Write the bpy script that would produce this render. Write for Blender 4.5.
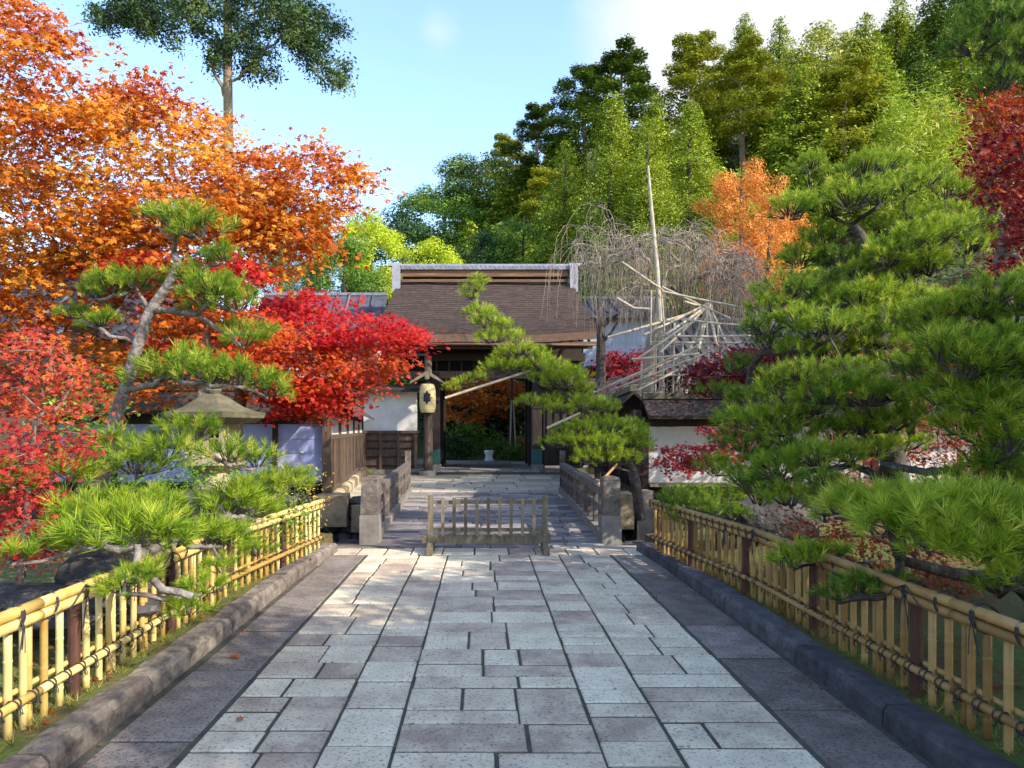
import bpy, bmesh, math, random
import numpy as np
from mathutils import Vector, Matrix, noise
R = math.radians
random.seed(7); rng = np.random.default_rng(11)
scene = bpy.context.scene
COL = scene.collection
for o in list(bpy.data.objects): bpy.data.objects.remove(o)

# ---------------------------------------------------------------- camera
F, CX, CY, HC = 700.0, 482.0, 430.0, 1.6
cam = bpy.data.cameras.new('camera'); camo = bpy.data.objects.new('camera', cam); COL.objects.link(camo)
camo.location = (0, 0, HC); camo.rotation_euler = (R(90), 0, 0)
cam.sensor_width = 36; cam.lens = F/1024*36
cam.shift_x = (512-CX)/1024; cam.shift_y = (CY-384)/1024
cam.clip_start = .05; cam.clip_end = 3000
scene.camera = camo

# ---------------------------------------------------------------- sun and sky
SUN = Vector((.74, -.44, .56)).normalized()
sl = bpy.data.lights.new('sun', 'SUN'); sl.energy = 2.5; sl.angle = R(.53); sl.color = (1, .93, .8)
so = bpy.data.objects.new('sun', sl); COL.objects.link(so)
so.rotation_euler = (-SUN).to_track_quat('-Z', 'Y').to_euler()
w = bpy.data.worlds.new('World'); scene.world = w; w.use_nodes = True
nt = w.node_tree; N = nt.nodes; L = nt.links; N.clear()
wo = N.new('ShaderNodeOutputWorld'); bg = N.new('ShaderNodeBackground'); sky = N.new('ShaderNodeTexSky')
sky.sky_type = 'NISHITA'; sky.sun_disc = False
sky.sun_elevation = math.asin(SUN.z); sky.sun_rotation = math.atan2(SUN.x, SUN.y)
sky.air_density = 1.0; sky.dust_density = .8; sky.ozone_density = 2.4
bg.inputs['Strength'].default_value = .15
tc = N.new('ShaderNodeTexCoord')
ns = N.new('ShaderNodeTexNoise'); ns.inputs['Scale'].default_value = 3.2; ns.inputs['Detail'].default_value = 7; ns.inputs['Roughness'].default_value = .6
L.new(tc.outputs['Generated'], ns.inputs['Vector'])
def cloud(px, py, rad, soft, amp):
    d = Vector((px-CX, F, CY-py)).normalized()
    dn = N.new('ShaderNodeVectorMath'); dn.operation = 'DISTANCE'; L.new(tc.outputs['Generated'], dn.inputs[0]); dn.inputs[1].default_value = d
    a = N.new('ShaderNodeMath'); a.operation = 'MULTIPLY_ADD'; L.new(ns.outputs['Fac'], a.inputs[0]); a.inputs[1].default_value = amp; L.new(dn.outputs['Value'], a.inputs[2])
    m = N.new('ShaderNodeMapRange'); m.interpolation_type = 'SMOOTHSTEP'
    m.inputs['From Min'].default_value = rad+amp*.5+soft; m.inputs['From Max'].default_value = rad+amp*.5-soft
    L.new(a.outputs[0], m.inputs['Value']); return m.outputs[0]
c1 = cloud(775, -5, .19, .09, .28); c2 = cloud(437, 30, .008, .03, .16); c3 = cloud(560, 260, .0, .3, .3)
mx = N.new('ShaderNodeMath'); mx.operation = 'MAXIMUM'; L.new(c1, mx.inputs[0])
c2s = N.new('ShaderNodeMath'); c2s.operation = 'MULTIPLY'; c2s.inputs[1].default_value = .5; L.new(c2, c2s.inputs[0]); L.new(c2s.outputs[0], mx.inputs[1])
mc = N.new('ShaderNodeMixRGB'); L.new(mx.outputs[0], mc.inputs['Fac']); L.new(sky.outputs[0], mc.inputs['Color1']); mc.inputs['Color2'].default_value = (2.0, 2.04, 2.12, 1)
L.new(mc.outputs[0], bg.inputs['Color']); L.new(bg.outputs[0], wo.inputs['Surface'])
vs = scene.view_settings; vs.view_transform = 'Standard'; vs.look = 'None'; vs.gamma = 1; vs.use_curve_mapping = False
vs.exposure = 1.82

# ---------------------------------------------------------------- helpers
def P(px, py, Y): return Vector(((px-CX)*Y/F, Y, HC-(py-CY)*Y/F))
def lin(c):
    return tuple(((v/255)/12.92 if v/255 <= .04045 else ((v/255+.055)/1.055)**2.4) for v in c)
def tag(o, label=None, cat=None, group=None, kind=None):
    if label: o['label'] = label
    if cat: o['category'] = cat
    if group: o['group'] = group
    if kind: o['kind'] = kind
    return o
def empty(name, loc, label, cat, group=None):
    o = bpy.data.objects.new(name, None); COL.objects.link(o); o.location = loc; o.empty_display_size = .2
    return tag(o, label, cat, group)
def link(name, me, parent=None, loc=None):
    o = bpy.data.objects.new(name, me); COL.objects.link(o)
    if parent: o.parent = parent
    if loc is not None: o.location = loc
    return o
def wloc(o):
    v = Vector((0, 0, 0))
    while o: v += o.location; o = o.parent
    return v
class MB:
    def __init__(s): s.v = []; s.f = []; s.m = []; s.c = []
    def add(s, vs, fs, mi=0, col=.5):
        n = len(s.v); s.v += [tuple(v) for v in vs]
        for f in fs: s.f.append([i+n for i in f]); s.m.append(mi); s.c.append(col)
        return s
    def box(s, c, sz, rz=0, mi=0, col=.5, jit=0, top=1.0, rx=0):
        hx, hy, hz = sz[0]/2, sz[1]/2, sz[2]/2; M = Matrix.Rotation(rz, 3, 'Z') @ Matrix.Rotation(rx, 3, 'X'); vs = []
        for z in (-1, 1):
            k = top if z > 0 else 1
            for x, y in ((-1, -1), (1, -1), (1, 1), (-1, 1)):
                p = Vector((x*hx*k, y*hy*k, z*hz))
                if jit: p += Vector((random.uniform(-jit, jit), random.uniform(-jit, jit), random.uniform(-jit, jit)))
                vs.append(Vector(c)+M@p)
        return s.add(vs, [(3, 2, 1, 0), (4, 5, 6, 7), (0, 1, 5, 4), (1, 2, 6, 5), (2, 3, 7, 6), (3, 0, 4, 7)], mi, col)
    def cbox(s, x0, x1, y0, y1, z0, z1, b=.006, mi=0, col=.5):      # slab with chamfered top edge
        vs = [(x0, y0, z0), (x1, y0, z0), (x1, y1, z0), (x0, y1, z0), (x0, y0, z1-b), (x1, y0, z1-b), (x1, y1, z1-b), (x0, y1, z1-b),
              (x0+b, y0+b, z1), (x1-b, y0+b, z1), (x1-b, y1-b, z1), (x0+b, y1-b, z1)]
        fs = [(0, 1, 5, 4), (1, 2, 6, 5), (2, 3, 7, 6), (3, 0, 4, 7), (4, 5, 9, 8), (5, 6, 10, 9), (6, 7, 11, 10), (7, 4, 8, 11), (8, 9, 10, 11)]
        return s.add(vs, fs, mi, col)
    def beam(s, a, b, wd, h, mi=0, col=.5):
        a = Vector(a); b = Vector(b); d = (b-a).normalized(); up = Vector((0, 0, 1))
        if abs(d.z) > .95: up = Vector((0, 1, 0))
        sd = d.cross(up).normalized(); u = sd.cross(d).normalized(); vs = []
        for p in (a, b):
            for x, y in ((-1, -1), (1, -1), (1, 1), (-1, 1)): vs.append(p+sd*(x*wd/2)+u*(y*h/2))
        return s.add(vs, [(0, 1, 2, 3), (7, 6, 5, 4), (0, 4, 5, 1), (1, 5, 6, 2), (2, 6, 7, 3), (3, 7, 4, 0)], mi, col)
    def tube(s, pts, rad, n=8, mi=0, col=.5, caps=True, wob=0):
        pts = [Vector(p) for p in pts]; k = len(pts)
        if not hasattr(rad, '__len__'): rad = [rad]*k
        vs = []; ref = None
        for i, p in enumerate(pts):
            d = (pts[min(i+1, k-1)]-pts[max(i-1, 0)])
            if d.length < 1e-6: d = Vector((0, 0, 1))
            d.normalize()
            if ref is None: ref = Vector((1, 0, 0)) if abs(d.x) < .8 else Vector((0, 1, 0))
            a = d.cross(ref).normalized(); b = d.cross(a).normalized(); ref = -b if False else ref
            for j in range(n):
                t = 2*math.pi*j/n; r = rad[i]*(1+(random.uniform(-wob, wob) if wob else 0))
                vs.append(p+a*(math.cos(t)*r)+b*(math.sin(t)*r))
        fs = [(i*n+j, i*n+(j+1) % n, (i+1)*n+(j+1) % n, (i+1)*n+j) for i in range(k-1) for j in range(n)]
        if caps: fs += [tuple(range(n))[::-1], tuple((k-1)*n+j for j in range(n))]
        return s.add(vs, fs, mi, col)
    def lathe(s, c, prof, n=16, mi=0, col=.5, rot=0, sq=1):
        vs = []; c = Vector(c)
        for r, z in prof:
            for j in range(n):
                t = 2*math.pi*j/n+rot; vs.append(c+Vector((math.cos(t)*r, math.sin(t)*r*sq, z)))
        k = len(prof)
        fs = [(i*n+j, i*n+(j+1) % n, (i+1)*n+(j+1) % n, (i+1)*n+j) for i in range(k-1) for j in range(n)]
        fs += [tuple(range(n))[::-1], tuple((k-1)*n+j for j in range(n))]
        return s.add(vs, fs, mi, col)
    def rock(s, c, sz, mi=0, col=.5, seed=0, boxy=.5, nz=.25, sub=2):
        bm = bmesh.new(); bmesh.ops.create_icosphere(bm, subdivisions=sub, radius=1); vs = []
        for v in bm.verts:
            p = v.co.normalized(); m = max(abs(p.x), abs(p.y), abs(p.z)); p = p*(1-boxy)+p/m*boxy*.85
            p *= 1+nz*noise.noise(v.co*1.3+Vector((seed*7.3, seed, 3)))
            vs.append(Vector(c)+Vector((p.x*sz[0], p.y*sz[1], p.z*sz[2])))
        fs = [[v.index for v in f.verts] for f in bm.faces]; bm.free()
        return s.add(vs, fs, mi, col)
    def build(s, name, mats, parent=None, smooth=False, loc=None):
        me = bpy.data.meshes.new(name)
        if not isinstance(mats, (list, tuple)): mats = [mats]
        for m in mats: me.materials.append(m)
        off = wloc(parent) if parent else (Vector(loc) if loc is not None else Vector((0, 0, 0)))
        me.from_pydata([(v[0]-off.x, v[1]-off.y, v[2]-off.z) for v in s.v], [], s.f)
        me.polygons.foreach_set('material_index', s.m)
        at = me.attributes.new('rnd', 'FLOAT', 'FACE'); at.data.foreach_set('value', s.c)
        if smooth: me.polygons.foreach_set('use_smooth', [True]*len(s.f))
        me.update()
        return link(name, me, parent, None if parent else (loc if loc is not None else None))
def npmesh(name, V, F, rnd, mats, mi=None, smooth=False):
    """F: (n,k) int array"""
    me = bpy.data.meshes.new(name); n, k = F.shape
    me.vertices.add(len(V)); me.vertices.foreach_set('co', V.astype(np.float32).ravel())
    me.loops.add(n*k); me.loops.foreach_set('vertex_index', F.astype(np.int32).ravel())
    me.polygons.add(n); me.polygons.foreach_set('loop_start', np.arange(0, n*k, k, dtype=np.int32))
    for m in (mats if isinstance(mats, (list, tuple)) else [mats]): me.materials.append(m)
    if mi is not None: me.polygons.foreach_set('material_index', mi.astype(np.int32))
    at = me.attributes.new('rnd', 'FLOAT', 'FACE'); at.data.foreach_set('value', rnd.astype(np.float32))
    me.update(calc_edges=True); return me

# ---------------------------------------------------------------- materials
def mat(name):
    m = bpy.data.materials.new(name); m.use_nodes = True; m.node_tree.nodes.clear(); return m, m.node_tree.nodes, m.node_tree.links
def ramp(N, cols, interp='LINEAR'):
    r = N.new('ShaderNodeValToRGB'); e = r.color_ramp.elements; r.color_ramp.interpolation = interp
    while len(e) < len(cols): e.new(.5)
    for i, (p, c) in enumerate(cols): e[i].position = p; e[i].color = (*c, 1)
    return r
def surf(name, cols, scale=6, rough=.8, bump=.3, detail=6, stretch=(1, 1, 1), attr=0., spot=None, bscale=None, spec=.3, coords='Object', metallic=0, bdist=.01):
    """noise-ramped surface; attr = how much the per-face 'rnd' value moves the ramp; spot = (colour, scale, threshold)"""
    m, N, L = mat(name); o = N.new('ShaderNodeOutputMaterial'); b = N.new('ShaderNodeBsdfPrincipled'); L.new(b.outputs[0], o.inputs[0])
    tc = N.new('ShaderNodeTexCoord'); mp = N.new('ShaderNodeMapping'); mp.inputs['Scale'].default_value = stretch
    L.new(tc.outputs[coords], mp.inputs['Vector'])
    n = N.new('ShaderNodeTexNoise'); n.inputs['Scale'].default_value = scale; n.inputs['Detail'].default_value = detail; n.inputs['Roughness'].default_value = .65
    L.new(mp.outputs[0], n.inputs['Vector'])
    r = ramp(N, [(.25+.5*i/(len(cols)-1), lin(c)) for i, c in enumerate(cols)])
    if attr:
        at = N.new('ShaderNodeAttribute'); at.attribute_name = 'rnd'
        x = N.new('ShaderNodeMath'); x.operation = 'SUBTRACT'; L.new(at.outputs['Fac'], x.inputs[0]); x.inputs[1].default_value = .5
        y = N.new('ShaderNodeMath'); y.operation = 'MULTIPLY_ADD'; L.new(x.outputs[0], y.inputs[0]); y.inputs[1].default_value = attr; L.new(n.outputs['Fac'], y.inputs[2])
        L.new(y.outputs[0], r.inputs['Fac'])
    else: L.new(n.outputs['Fac'], r.inputs['Fac'])
    out = r.outputs['Color']
    for sp in (spot if isinstance(spot, list) else ([spot] if spot else [])):
        n2 = N.new('ShaderNodeTexNoise'); n2.inputs['Scale'].default_value = sp[1]; n2.inputs['Detail'].default_value = 8; n2.inputs['Roughness'].default_value = .7
        L.new(tc.outputs[coords], n2.inputs['Vector'])
        mr = N.new('ShaderNodeMapRange'); mr.inputs['From Min'].default_value = sp[2]; mr.inputs['From Max'].default_value = sp[2]+(.08 if sp[1] > 25 else .17); L.new(n2.outputs['Fac'], mr.inputs['Value'])
        if len(sp) > 3:
            mm = N.new('ShaderNodeMath'); mm.operation = 'MULTIPLY'; mm.inputs[1].default_value = sp[3]; L.new(mr.outputs[0], mm.inputs[0]); fo = mm.outputs[0]
        else: fo = mr.outputs[0]
        mxx = N.new('ShaderNodeMixRGB'); L.new(fo, mxx.inputs['Fac']); L.new(out, mxx.inputs['Color1']); mxx.inputs['Color2'].default_value = (*lin(sp[0]), 1); out = mxx.outputs[0]
    L.new(out, b.inputs['Base Color']); b.inputs['Roughness'].default_value = rough; b.inputs['Specular IOR Level'].default_value = spec; b.inputs['Metallic'].default_value = metallic
    if bump:
        n3 = N.new('ShaderNodeTexNoise'); n3.inputs['Scale'].default_value = bscale or scale*3; n3.inputs['Detail'].default_value = 8; L.new(mp.outputs[0], n3.inputs['Vector'])
        bu = N.new('ShaderNodeBump'); bu.inputs['Strength'].default_value = bump; bu.inputs['Distance'].default_value = bdist; L.new(n3.outputs['Fac'], bu.inputs['Height']); L.new(bu.outputs[0], b.inputs['Normal'])
    return m
def leafmat(name, cols, trans=.35, rough=.55, nscale=0, namp=0):
    m, N, L = mat(name); o = N.new('ShaderNodeOutputMaterial'); b = N.new('ShaderNodeBsdfPrincipled'); t = N.new('ShaderNodeBsdfTranslucent'); mx = N.new('ShaderNodeMixShader')
    at = N.new('ShaderNodeAttribute'); at.attribute_name = 'rnd'
    r = ramp(N, [(i/(len(cols)-1), lin(c)) for i, c in enumerate(cols)])
    if nscale:
        tc = N.new('ShaderNodeTexCoord'); n = N.new('ShaderNodeTexNoise'); n.inputs['Scale'].default_value = nscale; n.inputs['Detail'].default_value = 2
        L.new(tc.outputs['Object'], n.inputs['Vector'])
        x = N.new('ShaderNodeMath'); x.operation = 'SUBTRACT'; L.new(n.outputs['Fac'], x.inputs[0]); x.inputs[1].default_value = .5
        y = N.new('ShaderNodeMath'); y.operation = 'MULTIPLY_ADD'; L.new(x.outputs[0], y.inputs[0]); y.inputs[1].default_value = namp; L.new(at.outputs['Fac'], y.inputs[2])
        L.new(y.outputs[0], r.inputs['Fac'])
    else: L.new(at.outputs['Fac'], r.inputs['Fac'])
    L.new(r.outputs[0], b.inputs['Base Color']); L.new(r.outputs[0], t.inputs['Color'])
    b.inputs['Roughness'].default_value = rough; b.inputs['Specular IOR Level'].default_value = .25
    mx.inputs['Fac'].default_value = trans; L.new(b.outputs[0], mx.inputs[1]); L.new(t.outputs[0], mx.inputs[2]); L.new(mx.outputs[0], o.inputs[0]); return m

M = {}
M['pave'] = surf('paving_stone', [(156, 136, 118), (184, 166, 143), (202, 187, 160), (216, 203, 175)], 3.5, .72, .5, attr=.42, bscale=60, bdist=.004,
                 spot=[((66, 58, 55), 48, .54, .75), ((206, 200, 188), 60, .6, .4), ((146, 116, 108), 1.0, .54, .6), ((92, 86, 80), 5, .56, .5)])
M['slab'] = surf('dark_granite', [(94, 84, 76), (122, 110, 102), (148, 136, 126)], 5, .8, .6, attr=.4, bscale=70, bdist=.005, spot=[((46, 40, 42), 50, .52, .75), ((140, 136, 132), 95, .6, .5)])
M['bridgepave'] = surf('bridge_paving', [(92, 84, 82), (122, 114, 110), (148, 138, 130)], 4, .8, .4, attr=.6, bscale=50, bdist=.004, spot=[((76, 66, 68), 30, .58, .5)])
M['landing'] = surf('landing_paving', [(140, 130, 112), (166, 154, 132), (184, 172, 148)], 4, .8, .4, attr=.6, bscale=50, bdist=.004, spot=[((100, 92, 84), 20, .6, .5)])
M['joint'] = surf('joint_earth', [(54, 52, 46), (76, 72, 64), (84, 88, 60)], 9, .95, .5)
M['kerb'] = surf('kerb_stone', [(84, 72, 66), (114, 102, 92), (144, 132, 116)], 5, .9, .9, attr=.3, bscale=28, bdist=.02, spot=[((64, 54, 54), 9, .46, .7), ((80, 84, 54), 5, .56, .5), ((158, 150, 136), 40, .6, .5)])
M['kerbshade'] = surf('kerb_stone_shaded', [(52, 50, 54), (72, 70, 74), (96, 94, 96)], 5, .9, .9, attr=.3, bscale=28, bdist=.02, spot=[((44, 42, 46), 12, .5, .7), ((60, 74, 44), 6, .6, .5)])  # darker copy of the kerb stone, shade of the right side painted in
M['moss'] = surf('moss_ground', [(60, 50, 34), (92, 78, 46), (78, 92, 38), (100, 112, 50)], 1.6, .95, .8, bscale=30, bdist=.03, spot=[((120, 92, 52), 22, .55, .7), ((150, 70, 34), 60, .64, .7)])
M['hill'] = surf('hill_earth', [(40, 46, 24), (58, 62, 32), (70, 64, 40)], .4, .95, .5)
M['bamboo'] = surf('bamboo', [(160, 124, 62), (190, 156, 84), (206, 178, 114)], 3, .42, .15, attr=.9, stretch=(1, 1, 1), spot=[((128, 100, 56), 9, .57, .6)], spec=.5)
M['bambooshade'] = surf('shaded_brown_bamboo', [(118, 88, 44), (146, 112, 62), (164, 132, 80)], 3, .55, .2, attr=.6, spot=[((110, 92, 56), 8, .55, .5)], spec=.4)  # darker bamboo: right fence's shade painted into the colour; also the brown pole
M['rope'] = surf('black_rope', [(26, 26, 28), (44, 44, 46), (74, 72, 70)], 60, .9, .4)
M['postwood'] = surf('dark_post_wood', [(52, 32, 26), (74, 46, 36), (92, 60, 46)], 6, .8, .4, stretch=(4, 4, .6))
M['oldwood'] = surf('weathered_wood', [(84, 72, 60), (120, 104, 88), (150, 132, 112)], 5, .85, .5, stretch=(5, 5, .7), attr=.5, spot=[((60, 50, 42), 5, .6, .6)])
M['greywood'] = surf('grey_green_wood', [(78, 70, 56), (106, 96, 78), (130, 118, 98)], 6, .85, .4, stretch=(4, 4, 1), attr=.4, spot=[((80, 76, 62), 8, .58, .6)])
M['lichen'] = surf('lichened_wood', [(66, 58, 52), (98, 88, 80), (136, 126, 114)], 7, .9, .7, attr=.5, spot=[((50, 40, 38), 5, .5, .8), ((170, 164, 150), 14, .6, .8)])
M['concrete'] = surf('pale_stone', [(96, 90, 84), (120, 112, 104), (142, 134, 122)], 5, .9, .5, spot=[((90, 84, 80), 9, .56, .6), ((96, 106, 76), 5, .62, .4)])
M['darkwood'] = surf('gate_dark_wood', [(30, 23, 20), (46, 36, 31), (62, 50, 43)], 5, .75, .3, stretch=(4, 4, .7), attr=.6)
M['midwood'] = surf('gate_brown_wood', [(62, 49, 42), (86, 70, 58), (108, 90, 74)], 5, .8, .4, stretch=(5, 5, .7), attr=.6, spot=[((48, 38, 34), 4, .56, .6)])
M['bark_roof'] = surf('bark_roof', [(54, 43, 39), (74, 60, 54), (96, 80, 72)], 5, .9, 1.0, stretch=(1.2, 8, 8), attr=.5, bscale=14, bdist=.05, spot=[((56, 46, 42), 3, .52, .55), ((128, 110, 100), 40, .6, .5)])
M['barkedge'] = surf('bark_roof_edge', [(70, 52, 44), (100, 76, 62), (126, 100, 80)], 6, .9, .6, stretch=(.6, .6, 14))
M['tile'] = surf('grey_tile', [(86, 88, 98), (112, 114, 124), (138, 138, 146)], 5, .6, .3, attr=.5)
M['darktile'] = surf('dark_roof_tile', [(46, 46, 52), (64, 64, 72), (84, 84, 92)], 3, .6, .3, attr=.6)
M['gabletrim'] = surf('grey_gable_board', [(116, 114, 124), (138, 136, 146), (154, 152, 160)], 4, .7, .2)
M['ridgewood'] = surf('ridge_wood', [(70, 50, 38), (104, 74, 52), (138, 102, 72)], 3, .7, .3, stretch=(.4, 4, 6))
M['plaster'] = surf('white_plaster', [(178, 172, 164), (194, 188, 180), (206, 201, 194)], 2, .9, .15, spot=[((170, 160, 150), 3, .62, .4)])
M['shadepanel'] = surf('shade_tinted_panel', [(138, 146, 196), (152, 160, 208), (164, 170, 214)], 2, .8, .1, spot=[((120, 124, 168), 12, .66, .5)])  # bluish tint of sky-lit shade painted into the panel colour
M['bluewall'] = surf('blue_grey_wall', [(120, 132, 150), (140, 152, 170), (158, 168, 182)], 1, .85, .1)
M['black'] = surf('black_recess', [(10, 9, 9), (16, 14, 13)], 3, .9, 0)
M['copper'] = surf('green_copper', [(30, 66, 62), (42, 86, 78)], 8, .6, .2)
M['paper'] = surf('lantern_paper', [(168, 144, 92), (186, 164, 112), (196, 176, 126)], 4, .8, .1)
M['crest'] = surf('crest_ink', [(28, 26, 32), (44, 42, 48)], 20, .8, 0)
M['porcelain'] = surf('blue_white_porcelain', [(210, 214, 222), (222, 226, 230)], 2, .3, 0, spot=[((90, 110, 160), 9, .53, .8)])
M['granite'] = surf('granite_blocks', [(94, 82, 66), (134, 118, 94), (166, 148, 118)], 5, .9, .7, attr=.7, bscale=24, bdist=.02, spot=[((66, 60, 50), 5, .55, .7), ((80, 88, 50), 4, .6, .6)])
M['boulder'] = surf('dark_boulder', [(44, 42, 42), (66, 62, 62), (90, 86, 84)], 4, .9, .9, bscale=16, bdist=.03, spot=[((160, 154, 146), 11, .58, .8), ((70, 80, 40), 3, .6, .5)])
M['lanternwood'] = surf('stone_lantern_tan', [(128, 116, 90), (158, 146, 116), (180, 168, 136)], 6, .85, .5, stretch=(6, 6, .8), spot=[((96, 90, 70), 5, .58, .6)])
M['lanterncap'] = surf('stone_lantern_cap', [(60, 55, 44), (88, 80, 62), (112, 104, 84)], 5, .9, .7, stretch=(1, 1, 2), spot=[((78, 84, 44), 4, .52, .7), ((60, 54, 44), 9, .56, .7)])
M['pinebark'] = surf('pine_bark', [(40, 34, 31), (66, 57, 51), (92, 82, 74)], 9, .9, 1.0, bscale=20, bdist=.03, spot=[((150, 146, 138), 16, .57, .55)])
M['palebark'] = surf('pale_pine_bark', [(74, 62, 56), (118, 108, 100), (160, 152, 144)], 10, .9, 1.0, bscale=22, bdist=.03, spot=[((66, 54, 48), 14, .54, .8), ((200, 196, 186), 24, .6, .7)])
M['maplebark'] = surf('maple_bark', [(74, 62, 54), (110, 96, 84), (140, 126, 110)], 7, .9, .5, spot=[((60, 50, 44), 6, .55, .6)])
M['cedarbark'] = surf('cedar_bark', [(96, 82, 66), (130, 114, 94), (156, 140, 118)], 6, .9, .6, stretch=(4, 4, .6), spot=[((96, 80, 66), 6, .58, .7)])
M['twig'] = surf('bare_twig', [(104, 90, 80), (132, 118, 104), (154, 140, 124)], 4, .9, 0)
M['palepole'] = surf('pale_pole', [(136, 122, 102), (164, 150, 130), (184, 172, 150)], 5, .8, .2, spot=[((140, 130, 110), 8, .6, .5)])
M['water'] = surf('stream_water', [(20, 26, 22), (30, 36, 30)], 3, .12, .3, spec=.6)
M['fallen'] = surf('fallen_leaf', [(150, 70, 26), (186, 96, 40)], 20, .7, 0)
# foliage
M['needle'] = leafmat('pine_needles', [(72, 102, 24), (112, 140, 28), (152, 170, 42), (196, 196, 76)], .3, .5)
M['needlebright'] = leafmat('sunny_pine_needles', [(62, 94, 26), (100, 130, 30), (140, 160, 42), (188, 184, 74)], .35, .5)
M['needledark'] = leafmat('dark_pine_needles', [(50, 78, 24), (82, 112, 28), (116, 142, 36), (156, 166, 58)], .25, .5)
M['needlelight'] = leafmat('sunlit_pine_needles', [(92, 122, 30), (134, 156, 38), (170, 186, 52), (206, 206, 88)], .4, .5)  # brighter copy of the pine needles, sunlight put into the colour
M['orange'] = leafmat('orange_maple_leaves', [(166, 72, 34), (194, 98, 32), (208, 124, 36), (216, 150, 46), (212, 170, 64)], .5)
M['red'] = leafmat('red_maple_leaves', [(180, 30, 34), (198, 48, 34), (204, 80, 34), (206, 114, 40)], .5)
M['crimson'] = leafmat('crimson_maple_leaves', [(200, 42, 58), (210, 54, 50), (214, 88, 44), (216, 124, 48)], .6)
M['darkred'] = leafmat('dark_red_maple_leaves', [(88, 18, 28), (122, 24, 34), (154, 34, 42), (168, 62, 40)], .4)
M['shrubred'] = leafmat('red_shrub_leaves', [(160, 30, 38), (182, 50, 44), (194, 88, 52), (184, 124, 58)], .4)
M['rust'] = leafmat('rust_shrub_leaves', [(110, 38, 18), (150, 56, 24), (176, 78, 34), (150, 96, 44)], .35)
M['yellow'] = leafmat('yellow_leaves', [(176, 140, 34), (190, 164, 40), (170, 162, 50), (120, 134, 40)], .4)
M['lime'] = leafmat('lime_leaves', [(120, 150, 30), (160, 182, 36), (196, 204, 50), (214, 208, 76)], .4)
M['green'] = leafmat('green_leaves', [(44, 70, 22), (72, 104, 30), (104, 136, 40), (140, 162, 56)], .35)
M['deepgreen'] = leafmat('deep_green_leaves', [(22, 40, 20), (36, 62, 26), (56, 86, 34), (86, 112, 46)], .25)
M['cedar'] = leafmat('cedar_sprays', [(26, 46, 26), (42, 66, 32), (66, 88, 36), (104, 112, 46)], .2)
M['hinoki'] = leafmat('hinoki_sprays', [(60, 80, 20), (104, 124, 28), (148, 162, 40), (192, 190, 66)], .25, nscale=.3, namp=.9)
M['hillpine'] = leafmat('hill_pine_needles', [(76, 92, 26), (124, 134, 36), (168, 168, 54), (204, 196, 88)], .25, nscale=.3, namp=.9)
M['hilldark'] = leafmat('dark_hill_needles', [(40, 60, 22), (66, 90, 28), (98, 120, 36), (142, 152, 56)], .2, nscale=.3, namp=.9)
M['hillorange'] = leafmat('hill_orange_leaves', [(170, 90, 36), (204, 124, 50), (222, 156, 70), (190, 110, 60)], .35)
M['grass'] = leafmat('grass_blades', [(80, 96, 34), (120, 130, 48), (160, 150, 70), (184, 164, 96)], .35)
# ================================================================ the setting
def ground():
    xs = sorted(set([-400, -200, -100, -60, -40, -25, -15, -10, -8, -6, -5, -4.5, -4, -3.6, -3.3, -3, -2.7, -2.4, -2.16, -2.14, -1.5, 0, 1.5, 2.34, 2.36, 2.6, 2.9, 3.2, 3.6, 4, 4.5, 5, 6, 7, 8, 10, 15, 25, 40, 60, 100, 200, 400]))
    ys = sorted(set([-60, -20, -8, -4, -2] + [i*.5 for i in range(-2, 20)] + [9.7, 10.1, 10.15, 12, 13.85, 13.9, 14.5, 16, 18, 20, 22, 24.88, 24.94, 27, 30, 34, 40, 60, 100, 160, 300, 600, 1500]))
    def h(x, y):
        if 10.12 < y < 13.87 and abs(x) < 30: return -1.5
        if -2.15 < x < 2.35 and y < 10.13: return -.035
        if -4.01 < x < 4.01 and 13.88 < y < 24.9: return -.05
        if -4.01 < x < 4.01 and 24.9 < y < 31: return .0
        if y > 28: return .12
        d = max(0, min(1, (abs(x-.1)-2.3)/2)); return .1+d*.22*(1+noise.noise(Vector((x*.5, y*.5, 0))))
    mb = MB(); nx = len(xs)
    for y in ys:
        for x in xs: mb.v.append((x, y, h(x, y)))
    for j in range(len(ys)-1):
        for i in range(nx-1): mb.f.append([j*nx+i, j*nx+i+1, (j+1)*nx+i+1, (j+1)*nx+i]); mb.m.append(0); mb.c.append(.5)
    tag(mb.build('ground', M['moss']), kind='structure')
ground()
tag(MB().box((0, 12, -1.25), (60, 3.72, .02)).build('stream', M['water']), kind='structure')

def paving(name, matr, cells, z=0, g=.009, th=.07):
    mb = MB()
    for x0, x1, y0, y1 in cells:
        dz = random.uniform(-.003, .003)
        e = [g+random.uniform(-.004, .004) for _ in range(4)]; mb.cbox(x0+e[0], x1-e[1], y0+e[2]+.004, y1-e[3]-.004, z-th, z+dz, .008, col=random.random())
    return tag(mb.build(name, matr), kind='structure')
def brick(x0, x1, y0, y1, rmin, rmax, wmin, wmax):
    out = []; y = y0
    while y < y1-.01:
        r = random.uniform(rmin, rmax)
        if y+r > y1-rmin*.7: r = y1-y
        x = x0; wid = x1-x0
        k = max(1, round(wid/random.uniform(wmin, wmax))); cuts = sorted([random.uniform(.3, .7) if k == 2 else (i+random.uniform(.75, 1.25))/k for i in range(0, k-1)])
        if k > 2: cuts = [(i+1+random.uniform(-.22, .22))/k for i in range(k-1)]
        xs = [x0]+[x0+wid*c for c in cuts]+[x1]
        for a, b in zip(xs, xs[1:]):
            if r > .36 and b-a > .3 and random.random() < .15:
                m = y+r*random.uniform(.4, .6); out += [(a, b, y, m), (a, b, m, y+r)]
            else: out.append((a, b, y, y+r))
        y += r
    return out
Y0, Y1 = -2.0, 8.98
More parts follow.
